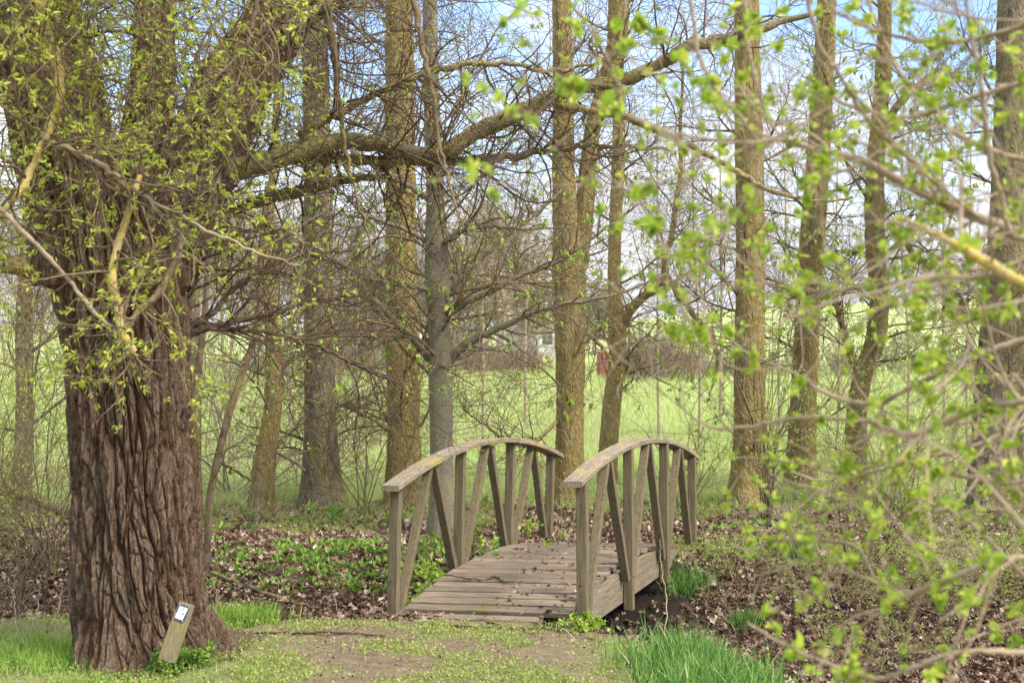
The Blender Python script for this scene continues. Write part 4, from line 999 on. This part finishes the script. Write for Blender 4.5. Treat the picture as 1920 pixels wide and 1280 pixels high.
# ------------------------------------------------------------------ young bare trees between the trunks and at the meadow edge
def young(px, Y, h, w, label, lf=120, leafm=None, n=(16, 120, 360), group='thin young trees at the meadow edge', trop=(0, 0, .10), m=None, lw=.05, L=None):
    x = (px - 960) / F * Y; g = float(G(x, Y))
    def row(z): return HZ + F * (H - (g + z)) / Y
    k = rng.uniform(-12, 12, 3)
    w *= .65; st = [(px, row(-.1), Y, w), (px + k[0] * .4, row(h * .25), Y, w * .85), (px + k[1], row(h * .55), Y, w * .6), (px + k[2], row(h), Y, w * .2)]
    L = L or (h * .32, h * .15, h * .08)
    return tree(label, [st], m or M_FAR, n=n, L=L, t0=.12, lf=(lf, 3, lw), leafm=leafm, trop=trop, flare=0.0, rough=.004, name='young_tree', cat='young tree', rmx=.02, ang=(25, 55), group=group, twm=m or M_FAR)
for px, Y, h, w, d in [(905, 24, 6.5, 8, 'thin bare young tree between the grey branching tree and the forked trunk'), (985, 27, 7.0, 8, 'thin bare young tree just left of the forked trunk'), (1235, 24, 7.0, 8, 'thin bare young tree standing half way between the crooked trunk and the straight one'),
                       (1310, 21, 6.5, 8, 'thin bare upright young tree left of the straight thick trunk'), (1350, 28, 7.5, 9, 'taller far young tree just left of the straight thick trunk'), (1462, 23, 6.5, 8, 'thin young tree in the gap right of the straight thick trunk'),
                       (1570, 24, 6.5, 8, 'thin young tree in front of the gap beside the leaning trunk'), (1700, 22, 6.5, 9, 'thin young tree right of the curving brown trunk'), (1770, 26, 7.5, 9, 'thin young tree midway to the broad dark trunk'), (1815, 19, 5.5, 8, 'short young tree beside the broad dark trunk'),
                       (670, 22, 6.5, 8, 'thin young tree in the gap left of the orange-lichened trunk'), (545, 20, 5.0, 8, 'thin young tree between slender and thickest left trunk'), (430, 19, 5.0, 8, 'thin young tree right of the willow behind the bent sapling')]:
    young(px, Y, h, w, d)

# ------------------------------------------------------------------ scrub
def shrub(px, py, Y, h, sp, label, ns=16, n=(120, 420), leafm=None, lf=(700, 3, .03), m=None, tm=LANCE, up=.9, L=None, name='shrub', cat='shrub', r=.008, group=None, trop=(0, 0, .01), wander=.10, wd=1.2):
    c = W(px, py, Y); c[2] = float(G(c[0], c[1]))
    K = 11; P = np.empty((ns, K, 3)); P[:, 0] = c + rng.normal(size=(ns, 3)) * np.array([min(sp * .07, .05), min(sp * .07, .05), 0])
    d = nrm(np.stack([rng.normal(size=ns) * sp / h * .9, rng.normal(size=ns) * sp / h * .6, np.full(ns, up)], 1))
    st = h * rng.uniform(.6, 1.2, ns)[:, None] / K; cv = rng.normal(size=(ns, 3)) * .06
    for k in range(1, K):
        P[:, k] = P[:, k - 1] + d * st * 1.05; d = nrm(d + cv + rng.normal(size=(ns, 3)) * wander + np.asarray(trop))
    R = np.linspace(r, .0018, K)[None] * rng.uniform(.6, 1.1, ns)[:, None]
    L = L or (h * .4, h * .2)
    g1 = grow(P, R, n[0], (.15, 1), L[0], (25, 65), 8, .13, .09, trop, .65, .006, .0014, cull=False)
    g2 = grow(*g1, n[1], (.1, 1), L[1], (25, 65), 6, .14, .1, trop, .7, .004, .0012, cull=False)
    t = thing(name, label, cat, group)
    Bag().tube(P, R, 6).tube(*g1, 4).tube(*g2, 3).build('branches', m or M_TWIG, t)
    if lf[0]:
        lb = Bag(); clusters(lb, g2[0], int(lf[0] * .6), lf[1], lf[2], tm, .2, lf[2] * .3, .7, wd); clusters(lb, g1[0], int(lf[0] * .4), lf[1], lf[2], tm, .3, lf[2] * .3, .7, wd)
        lb.build('foliage', leafm or M_COVER, t, smooth=False)
    return t
M_MIDG = leaf_mat('scrub_leaf', [(0, (.22, .36, .04)), (.6, (.38, .50, .07)), (1, (.52, .58, .14))], .4)
shrub(10, 1130, 10.4, 2.3, 1.1, 'tangled thorny scrub with fresh leaves at the left edge behind the willow', 22, (200, 700), M_MIDG, (1300, 3, .028), wander=.16)
shrub(95, 1060, 11.6, 2.6, 1.0, 'budding scrub close behind the left side of the willow', 18, (160, 600), M_MIDG, (1000, 3, .028), wander=.16)
shrub(-60, 1000, 13.0, 3.4, 1.4, 'tall tangled scrub outside the left edge, its twigs reaching in', 18, (170, 600), M_MIDG, (700, 3, .03), wander=.14)
shrub(440, 945, 15.8, 2.6, 2.0, 'airy shrub with small yellowish leaves right of the willow', 20, (200, 800), M_YEL, (1000, 3, .035), m=M_FAR, up=.55)
shrub(560, 930, 16.8, 2.2, 1.8, 'airy yellowish shrub behind the thickest far trunk', 16, (160, 650), M_YEL, (800, 3, .035), m=M_FAR, up=.55)
shrub(690, 965, 14.2, 1.9, 1.0, 'bare dark shrub between two far trunks left of the bridge', 12, (90, 260), M_MIDG, (110, 3, .03), up=.8)
shrub(1440, 990, 13.8, 2.6, .45, 'upright clump of brown shoots at the foot of the straight thick trunk', 36, (60, 120), M_MIDG, (220, 3, .03), up=1.6, r=.006, L=(.5, .2))
shrub(1620, 1085, 11.2, 2.0, .8, 'small thorn bush with dark stem and tiny leaves on the right bank', 6, (90, 420), M_MIDG, (900, 3, .024), m=M_TWIGD, up=1.2)
shrub(1700, 960, 14.0, 1.8, 1.0, 'leafy low bush behind the leafy bank, right of the curving trunk', 12, (110, 420), M_MIDG, (900, 3, .03))
shrub(1560, 1140, 10.9, .9, .9, 'low creeping bush with tiny yellow-green leaves on the leafy slope', 12, (90, 320), M_COVER, (1000, 3, .022), up=.5)
shrub(1760, 1170, 10.6, .9, 1.0, 'low creeping bush lower down the leafy slope toward the right edge', 12, (90, 320), M_COVER, (1100, 3, .022), up=.5)
shrub(1880, 1130, 10.9, 1.2, 1.0, 'low leafy bush at the right edge of the slope', 12, (90, 320), M_MIDG, (900, 3, .026), up=.6)
shrub(1660, 1240, 10.0, .6, .7, 'smallest creeping bush at the ditch bottom on the right', 10, (60, 200), M_COVER, (600, 3, .022), up=.4)
shrub(1280, 960, 14.6, 1.3, .7, 'thin bare shrub behind the far end of the right handrail', 10, (60, 160), M_MIDG, (70, 3, .025), up=.9)
shrub(868, 1060, 11.0, .85, .30, 'leafy bramble climbing the left railing of the bridge', 7, (26, 90), M_MIDG, (420, 3, .030), up=1.3, L=(.25, .12), r=.004, tm=ROUND, name='bramble', cat='bramble')
shrub(790, 1085, 10.7, .35, .45, 'low leafy bramble beside the left edge of the bridge boards', 10, (50, 150), M_BROAD, (560, 3, .035), up=.7, L=(.15, .08), r=.003, tm=ROUND, name='bramble', cat='bramble')
shrub(332, 1225, 7.9, .17, .42, 'dark green leafy weed clump around the marker post', 26, (90, 260), M_BROAD, (1500, 3, .024), up=.7, L=(.08, .05), r=.002, tm=ROUND, name='weed_clump', cat='weeds')
shrub(1085, 1160, 9.0, .13, .42, 'fresh green weed clump at the foot of the right near post', 26, (90, 260), M_MIDG, (1500, 3, .018), up=.7, L=(.06, .04), r=.0015, tm=ROUND, name='weed_clump', cat='weeds')
shrub(735, 1110, 10.2, .3, .2, 'leafy weed plant growing left of the near left post', 8, (24, 60), M_BROAD, (220, 3, .045), up=.9, L=(.12, .08), r=.003, name='weed_clump', cat='weeds')

# ------------------------------------------------------------------ far side of the meadow
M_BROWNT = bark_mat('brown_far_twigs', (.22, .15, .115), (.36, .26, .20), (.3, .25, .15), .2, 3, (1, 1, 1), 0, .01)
def far_tree(px, Y, h, sp, label, lf=0, leafm=None, m=None, ns=10, n=(120, 420), name='bare_tree', cat='tree', group=None, up=1.1, r=.07):
    x = (px - 960) / F * Y; py = HZ + F * H / Y
    t = thing(name, label, cat, group)
    c = np.array([x, Y, float(G(x, Y)) - .2]); K = 10
    tr = np.empty((1, K, 3)); d = np.array([rng.normal() * .05, 0, 1.0])
    tr[0, 0] = c
    for k in range(1, K): tr[0, k] = tr[0, k - 1] + d * h * .85 / K; d = nrm(d + rng.normal(size=3) * .07)
    R = np.linspace(r * 1.6, r * .2, K)[None]
    Bag().tube(tr, R, 8).build('trunk', m or M_FAR, t)
    g0 = grow(tr, R, ns, (.12, .95), h * .45, (20, 55), 9, .09, .06, (0, 0, .07), .6, r, .012, cull=False)
    g1 = grow(*g0, n[0] * 2, (.1, 1), h * .25, (25, 55), 7, .11, .07, (0, 0, .05), .6, r * .5, .014, cull=False)
    g2 = grow(*g1, n[1] * 3, (.1, 1), h * .13, (25, 55), 5, .11, .07, (0, 0, .03), .6, r * .25, .012, cull=False)
    Bag().tube(*g0, 5).tube(*g1, 3).tube(*g2, 3).build('crown', m or M_FAR, t)
    if lf:
        lb = Bag(); clusters(lb, g2[0], lf, 3, .16, ROUND, .1, .12, .9, 1.2); lb.build('foliage', leafm, t, smooth=False)
    return t
M_PINK = leaf_mat('pinkish_blossom', [(0, (.42, .33, .26)), (1, (.60, .50, .40))], .3)
M_OLIVE = leaf_mat('olive_far_leaf', [(0, (.16, .20, .09)), (1, (.34, .36, .17))], .3)
M_DARKN = leaf_mat('conifer_needles', [(0, (.06, .09, .05)), (1, (.14, .18, .10))], .1)
for i, (px, Y, h, d, k) in enumerate([
    (420, 74, 8.5, 'pale bare tree beyond the meadow right behind the willow edge', 0), (480, 82, 9.5, 'olive budding tree beyond the meadow left of the slender trunk', 1), (540, 70, 7.5, 'low olive tree beyond the meadow beside the slender trunk', 1),
    (640, 90, 9.0, 'pale bare tree beside the far grey roofed house', 0), (700, 76, 6.0, 'pale low tree seen between thickest and orange-lichened trunks', 0), (795, 84, 8.5, 'pale bare tree seen just left of the branching grey trunk', 0),
    (862, 76, 8.0, 'olive budding tree seen just right of the branching grey trunk', 1), (905, 80, 8.5, 'pinkish tree in the far row, left one of the group of three', 2), (945, 72, 7.0, 'pinkish tree in the far row, middle one of the group of three', 2), (985, 78, 6.0, 'pinkish tree in the far row, nearest to the dark roof', 2),
    (1110, 95, 4.8, 'small olive tree on the rise between forked and crooked trunks', 1), (250, 80, 8.0, 'pale tree beyond the meadow hidden behind the willow', 0), (90, 76, 8.0, 'pale bare tree beyond the meadow left of the willow', 0), (10, 84, 9.0, 'olive tree beyond the meadow at the left edge', 1)]):
    far_tree(px, Y, h, 2, d, (0, 700, 900)[k], (None, M_OLIVE, M_PINK)[k], group='trees beyond the meadow')
def bush(px, Y, h, label, ns=130, m=None, w=1.0, lf=0, leafm=None, name='bare_bush', group='bushes along the meadow edge'):
    x = (px - 960) / F * Y; c = np.array([x, Y, float(G(x, Y)) - .1]); K = 8
    P = np.empty((ns, K, 3)); P[:, 0] = c + rng.normal(size=(ns, 3)) * np.array([w * .5, w * .3, 0])
    d = nrm(np.stack([rng.normal(size=ns) * .4, rng.normal(size=ns) * .3, np.ones(ns)], 1)); hs_ = rng.uniform(.35, 1.2, (ns, 1))
    for k in range(1, K): P[:, k] = P[:, k - 1] + d * h / K * hs_; d = nrm(d + rng.normal(size=(ns, 3)) * .07)
    R = np.linspace(.02, .008, K)[None] * np.ones((ns, 1))
    g1 = grow(P, R, ns * 9, (.1, 1), h * .35, (15, 45), 5, .1, .05, (0, 0, .05), .8, .02, .007, cull=False)
    t = thing(name, label, 'bush', group); Bag().tube(P, R, 4).tube(*g1, 3).build('branches', m or M_BROWNT, t)
    if lf:
        lb = Bag(); clusters(lb, g1[0], lf, 3, .12, ROUND, .1, .1, .9, 1.2); lb.build('foliage', leafm, t, smooth=False)
for px, Y, h, w, d in [(1205, 52, 2.0, 1.0, 'brown bare bush right behind the crooked trunk limb'), (1245, 54, 2.1, 1.2, 'tallest brown bare bush in the meadow between crooked and straight trunks'), (1290, 56, .9, .8, 'lower brown bush on the right flank of the tall one'),
                       (640, 60, 1.6, 1.3, 'brown bush at the meadow edge between two left trunks'), (900, 62, 1.7, 1.4, 'brown bush at the meadow edge right of the branching grey tree'), (980, 60, 1.4, 1.2, 'brown bush at the meadow edge left of the forked trunk')]:
    bush(px, Y, h, d, w=w)
for px, Y, h, d in [(1345, 58, 1.2, 'low green bush left of the straight thick trunk at the meadow edge'), (1460, 60, 1.3, 'low green bush just right of the straight thick trunk'), (1570, 57, 1.6, 'low green bush right of the leaning trunk at the meadow edge'), (1700, 60, 1.8, 'green bush behind the leafy shrub right of the curving trunk'), (1800, 58, 1.7, 'green bush left of the broad dark trunk at the meadow edge'),
                    (520, 56, 1.4, 'green bush seen beside the slender left trunk'), (700, 62, 1.2, 'low green bush between the two big left trunks')]:
    bush(px, Y, h, d, 30, M_FAR, 1.6, 350, M_OLIVE, 'green_bush')
# conifer
def conifer(px, Y, h, w, label):
    x = (px - 960) / F * Y; g = float(G(x, Y)); t = thing('conifer_tree', label, 'conifer')
    n = 1500; f = rng.random(n) ** .8; a = rng.random(n) * 2 * np.pi; rr = w * (1 - f) * rng.uniform(.3, 1, n) * (.8 + .3 * np.sin(f * 40)) + .1
    p = np.stack([x + np.cos(a) * rr, Y + np.sin(a) * rr, g + .5 + f * (h - .5)], 1)
    Bag().tube(np.array([[[x, Y, g - .2], [x, Y, g + h * .5], [x, Y, g + h]]]), np.array([[.2, .12, .02]]), 8).build('trunk', M_FAR, t)
    lb = Bag(); ax = nrm(np.stack([np.cos(a), np.sin(a), np.full(n, -.35)], 1)); add_leaves(lb, p, rng.uniform(.35, .8, n), LANCE, .25, ax); lb.build('foliage', M_DARKN, t, smooth=False)
conifer(722, 88, 6.3, 1.5, 'dark conifer left of the far house with dark leaves, behind the orange-lichened trunk')
conifer(665, 92, 6.8, 1.6, 'dark conifer seen in the gap right of the thickest far trunk')
conifer(880, 92, 6.2, 1.4, 'dark conifer seen just right of the branching grey trunk')

def house(px, Y, w, d, hw, hr, label, wallc, roofc, rot=.15):
    x = (px - 960) / F * Y; g = float(G(x, Y)) - .3; t = thing('house', label, 'house')
    c, s = math.cos(rot), math.sin(rot)
    def T(a, b_, z): return [x + a * c - b_ * s, Y + a * s + b_ * c, g + z]
    mw = plain('house_plaster', wallc, .9, 0, 1.5, .08); mr_ = plain('house_roof_tiles', roofc, .7, 0, 4, .2); mg = plain('house_window_glass', (.05, .06, .07), .2)
    v = [T(-w/2, -d/2, 0), T(w/2, -d/2, 0), T(w/2, d/2, 0), T(-w/2, d/2, 0), T(-w/2, -d/2, hw), T(w/2, -d/2, hw), T(w/2, d/2, hw), T(-w/2, d/2, hw), T(-w/2, 0, hr - .1), T(w/2, 0, hr - .1)]
    wall = link('wall', np.array(v), [np.array([[0, 1, 5, 4], [2, 3, 7, 6]]), np.array([[1, 2, 6, 9, 5], [3, 0, 4, 8, 7]])], mw, t, False)
    e = .4; rv = []
    for z0 in (0, .22):
        rv += [T(-w/2 - e, -d/2 - e, hw - .25 + z0), T(w/2 + e, -d/2 - e, hw - .25 + z0), T(w/2 + e, 0, hr + z0), T(-w/2 - e, 0, hr + z0), T(w/2 + e, d/2 + e, hw - .25 + z0), T(-w/2 - e, d/2 + e, hw - .25 + z0)]
    roof = link('roof', np.array(rv), np.array([[6, 7, 8, 9], [9, 8, 10, 11], [1, 0, 3, 2], [2, 3, 5, 4], [0, 1, 7, 6], [4, 5, 11, 10], [1, 2, 8, 7], [2, 4, 10, 8], [3, 0, 6, 9], [5, 3, 9, 11]]), mr_, t, False)
    bg = Bag(); q0 = np.array(T(w * .2, .0, hr - .6)); prism(bg, q0, q0 + UP * 1.5, np.array([c, s, 0]), np.array([-s, c, 0]), .6, .6); bg.build('chimney', mw, roof, smooth=False)
    for k in range(3):
        a0 = -w * .33 + k * w * .33
        bg = Bag(); prism(bg, np.array(T(a0, -d/2 - .03, 1.1)), np.array(T(a0, -d/2 - .03, 2.2)), np.array([c, s, 0]), np.array([-s, c, 0]), 1.0, .1)
        fr_ = bg.build('window', plain('window_frame', (.7, .7, .68), .6), t, smooth=False)
        bg = Bag(); prism(bg, np.array(T(a0, -d/2 - .07, 1.2)), np.array(T(a0, -d/2 - .07, 2.1)), np.array([c, s, 0]), np.array([-s, c, 0]), .8, .06); bg.build('pane', mg, fr_, smooth=False)
house(705, 104, 7.5, 7, 4.0, 6.9, 'far house with pale walls and blue-grey roof behind the left far trunks', (.55, .50, .46), (.20, .22, .28))
house(1012, 98, 3.6, 6, 3.2, 5.6, 'far small building with dark slate roof left of the forked trunk', (.50, .45, .42), (.07, .08, .11), .5)
house(800, 112, 5, 6, 3.6, 5.6, 'far pale house behind the branching grey trunk', (.6, .56, .52), (.24, .22, .24), -.2)
# rust red block
Y = 56; x = (1131 - 960) / F * Y; g = float(G(x, Y)); bx = Bag()
a = np.linspace(0, 2 * np.pi, 20, endpoint=False)
for z0, r0, r1, z1 in ((-.1, .26, .26, .30), (.30, .275, .275, .34), (.34, .26, .26, .78), (.78, .275, .275, .82), (.82, .26, .25, 1.05)):
    ring = lambda r, z: np.stack([x + np.cos(a) * r, Y + np.sin(a) * r, np.full(20, g + z)], 1)
    i = np.arange(20); bx.add(np.vstack([ring(r0, z0), ring(r1, z1)]), np.stack([i, (i + 1) % 20, 20 + (i + 1) % 20, 20 + i], 1))
bx.add(np.vstack([ring(.25, 1.05), [[x, Y, g + 1.05]]]), np.stack([i, (i + 1) % 20, np.full(20, 20)], 1))
tag(bx.build('barrel', plain('rust_red_metal', (.30, .10, .07), .8, 0, 6, .35), smooth=False), 'small rust-red barrel standing in the meadow beside the crooked trunk', 'barrel')

# ------------------------------------------------------------------ leafy shrub close to the viewer, right
SH = thing('leafy_shrub', 'pale-twigged shrub with bright fresh leaves close by on the right', 'shrub')
main = [
 [(2150, 620, 3.1, 50), (1990, 480, 3.0, 32), (1890, 430, 2.95, 27), (1800, 395, 3.0, 25), (1700, 345, 3.05, 23), (1600, 296, 3.1, 19), (1480, 268, 3.2, 13), (1380, 230, 3.3, 8), (1340, 180, 3.3, 4)],
 [(2150, 520, 2.9, 26), (2000, 420, 2.9, 22), (1905, 445, 2.9, 17), (1878, 370, 2.9, 15), (1852, 280, 2.85, 13), (1842, 170, 2.8, 11), (1820, 60, 2.8, 9), (1800, -60, 2.8, 6)],
 [(2150, 820, 2.9, 30), (1990, 755, 2.9, 22), (1920, 752, 2.9, 20), (1840, 765, 2.95, 18), (1760, 795, 3.0, 16), (1700, 815, 3.0, 14), (1620, 790, 3.1, 12), (1500, 783, 3.2, 11), (1400, 800, 3.3, 9), (1330, 800, 3.3, 7), (1270, 755, 3.35, 5)],
 [(2150, 560, 3.3, 26), (1990, 620, 3.3, 18), (1910, 640, 3.3, 15), (1840, 662, 3.3, 14), (1780, 690, 3.3, 13), (1700, 730, 3.35, 12), (1640, 758, 3.4, 11), (1560, 742, 3.5, 9), (1490, 700, 3.6, 7), (1400, 660, 3.7, 5), (1340, 610, 3.7, 3)],
 [(2150, 1090, 2.6, 34), (1990, 1050, 2.6, 22), (1920, 1045, 2.6, 17), (1850, 1055, 2.6, 15), (1780, 1085, 2.65, 14), (1720, 1108, 2.7, 12), (1660, 1140, 2.75, 9), (1600, 1185, 2.8, 5)],
 [(2150, 1270, 2.6, 30), (1990, 1228, 2.6, 18), (1900, 1222, 2.6, 15), (1800, 1222, 2.6, 14), (1720, 1248, 2.65, 13), (1640, 1272, 2.7, 12), (1560, 1246, 2.75, 11), (1470, 1208, 2.8, 9), (1400, 1165, 2.85, 6)],
 [(1820, 790, 3.4, 8), (1760, 800, 3.4, 9), (1700, 840, 3.4, 9), (1680, 900, 3.4, 9), (1655, 965, 3.4, 8), (1625, 1035, 3.4, 7)],
 [(1640, 1085, 3.3, 8), (1610, 1030, 3.3, 9), (1560, 1014, 3.3, 9), (1500, 1014, 3.35, 8), (1455, 1014, 3.4, 8), (1410, 1030, 3.4, 5), (1370, 1022, 3.4, 3)],
 [(2150, 930, 3.0, 24), (1990, 900, 3.0, 15), (1880, 905, 3.05, 12), (1790, 890, 3.1, 11), (1700, 868, 3.2, 10), (1600, 890, 3.3, 8), (1480, 865, 3.4, 7), (1370, 858, 3.5, 4)],
 [(2150, 700, 3.6, 20), (1990, 770, 3.6, 14), (1900, 805, 3.6, 12), (1800, 845, 3.6, 11), (1700, 860, 3.7, 10), (1640, 870, 3.8, 8), (1540, 900, 3.9, 6), (1460, 870, 4.0, 4)],
 [(2150, 480, 3.2, 20), (1990, 470, 3.2, 14), (1880, 500, 3.2, 12), (1780, 510, 3.2, 11), (1680, 530, 3.3, 10), (1560, 545, 3.4, 9), (1480, 540, 3.5, 7), (1410, 520, 3.5, 4)],
 [(1280, -100, 3.0, 9), (1300, 30, 3.0, 9), (1310, 100, 3.0, 10), (1345, 170, 3.0, 10), (1400, 235, 3.0, 9), (1440, 300, 3.0, 6)],
 [(1500, -120, 2.8, 12), (1530, 60, 2.8, 10), (1580, 150, 2.85, 11), (1640, 240, 2.9, 11), (1720, 310, 2.95, 11), (1800, 395, 3.0, 9)],
 [(1400, -120, 3.1, 12), (1398, 0, 3.1, 11), (1402, 80, 3.1, 10), (1418, 150, 3.1, 9), (1428, 200, 3.1, 6)],
 [(2150, 100, 3.1, 26), (1990, 130, 3.1, 18), (1900, 160, 3.1, 15), (1800, 190, 3.15, 13), (1700, 220, 3.2, 11), (1600, 200, 3.3, 9), (1500, 150, 3.4, 6)],
 [(2150, 280, 3.3, 24), (1990, 300, 3.3, 16), (1880, 290, 3.3, 14), (1780, 240, 3.35, 12), (1690, 140, 3.4, 10), (1640, 30, 3.4, 7), (1600, -60, 3.4, 4)],
 [(2150, -40, 2.8, 24), (1990, 20, 2.8, 16), (1880, 60, 2.85, 13), (1760, 80, 2.9, 11), (1650, 60, 3.0, 9), (1560, 20, 3.1, 6)],
 [(1900, 700, 3.0, 9), (1885, 780, 3.0, 9), (1872, 850, 3.0, 10), (1868, 920, 3.0, 9), (1872, 985, 3.0, 6)],
 [(1560, 200, 2.95, 6), (1440, 262, 2.9, 7), (1330, 262, 2.85, 6), (1230, 236, 2.8, 6), (1160, 208, 2.75, 5), (1112, 190, 2.7, 4), (1066, 158, 2.7, 2)],
 [(1330, 262, 2.85, 4), (1290, 330, 2.85, 4), (1240, 400, 2.85, 3), (1222, 432, 2.85, 2)],
 [(1310, 100, 3.0, 4), (1250, 70, 3.0, 4), (1200, 45, 3.0, 2)],
 [(1500, 545, 3.3, 4), (1420, 500, 3.3, 4), (1360, 400, 3.25, 3), (1290, 460, 3.2, 2)],
 [(1470, 690, 3.4, 4), (1380, 690, 3.4, 4), (1300, 640, 3.4, 3), (1230, 610, 3.4, 2)],
 [(2150, 1180, 3.3, 24), (1990, 1130, 3.3, 14), (1900, 1060, 3.4, 11), (1820, 980, 3.5, 9), (1740, 940, 3.6, 7), (1660, 880, 3.7, 4)],
]
mainL = [[(2150, 680, 2.7, 44), (2000, 575, 2.65, 30), (1920, 534, 2.6, 26), (1860, 498, 2.6, 23), (1800, 462, 2.62, 17), (1740, 430, 2.7, 9), (1680, 405, 2.8, 4)]]
hub = np.array([1.75, 2.9, 0.0])
main = [[(a, b_, c, w * .78) for a, b_, c, w in p] for p in main]
SB = [limb(p, 26) for p in main]; SBl = [limb(p, 26) for p in mainL]
for p, mm in [(p, M_PALE) for p in main] + [(p, M_LICHEN) for p in mainL]:
    Pw, Rw = limb(p, 90, .007)
    Rw = Rw * (1 + .3 * (noise(np.arange(90) * .6 + rng.random() * 50, 0, 0, 5) - .5))[None]
    Bag().tube(Pw, Rw, 8).build('branch', mm, SH)
# stems from the ground that carry them, outside the right edge
st_ = []
for p in SB + SBl:
    e = p[0][0, 0]
    if e[0] > .9:
        g = hub + rng.normal(size=3) * [.15, .2, 0]; g[2] = float(G(g[0], g[1])) - .05
        q = spline(np.array([list(g) + [.022], list(g * .4 + e * .6 + np.array([.18, 0, .0])) + [.018], list(e) + [p[1][0, 0]]]), 20)
        st_.append((q[None, :, :3], q[None, :, 3]))
Bag().tube(*cat_(st_), 8).build('stems', M_PALE, SH)
XP, XR = cat_(SB + SBl)
s1 = grow(XP, XR, 250, (.12, 1), .42, (30, 70), 9, .13, .08, (-.02, 0, .005), .5, .0045, .0012)
def clear(q):
    c = q[0].reshape(-1, 3); u, v = px_of(c[:, 0], c[:, 1], c[:, 2]); b_ = ((u < 1345) & (v > 780) & (u > 900)) | ((u < 1400) & (v > 1150))
    k = ~b_.reshape(q[0].shape[:2]).any(1); return q[0][k], q[1][k]
s1 = clear(s1); s2 = clear(grow(*s1, 620, (.15, 1), .17, (30, 70), 7, .14, .08, (0, 0, .005), .65, .0025, .001))
Bag().tube(*s1, 6).tube(*s2, 5).build('twigs', M_PALE, SH)
fb = Bag()
def budclusters(bag, P, n, k, size, t0):
    p, d = nodes_on(P, n, t0)
    sc = rng.uniform(.4, 1.25, n)
    qx, qy = px_of(p[:, 0], p[:, 1], p[:, 2]); kk = ~((qx < 1345) & (qy > 800) & (qy < 1090)) & ~((qx < 1250) & (qy > 560)); p, d, sc = p[kk], d[kk], sc[kk]
    p = np.repeat(p, k, 0); d = np.repeat(d, k, 0); sc = np.repeat(sc, k)
    a = nrm(d * .4 + rng.normal(size=p.shape) * .7 + np.array([0, 0, .15]))
    v = np.array(ROUND[0]) * np.array([1.15, 1, 1.6])
    add_leaves(bag, p, size * sc * rng.uniform(.6, 1.15, len(p)), (v, ROUND[1]), 0.0, a)
budclusters(fb, s2[0], 850, 6, .021, .3)
budclusters(fb, s1[0], 400, 6, .021, .2)
budclusters(fb, XP, 70, 7, .03, .5)
for P_ in [limb(p, 26)[0] for p in main if p[-1][0] < 1320 and p[0][0] < 1700]:
    budclusters(fb, P_, 4, 9, .030, .9)
fb.build('foliage', M_LEAFF, SH, smooth=False)

# the base of every thing made of parts
for o in list(bpy.data.objects):
    if o.type == 'EMPTY' and o.parent is None and o.children:
        ch = list(o.children); main_ = [c for c in ch if c.name.split('.')[0] in ('trunk', 'wall', 'post', 'deck', 'stems', 'branches')] or ch
        co = np.empty(len(main_[0].data.vertices) * 3, np.float32); main_[0].data.vertices.foreach_get('co', co); co = co.reshape(-1, 3)
        z = co[:, 2].min(); lo = co[co[:, 2] < z + .1]
        o.location = (float(lo[:, 0].mean()), float(lo[:, 1].mean()), float(G(lo[:, 0].mean(), lo[:, 1].mean())))
        from mathutils import Matrix
        for c in ch: c.matrix_parent_inverse = Matrix.Translation(o.location).inverted()
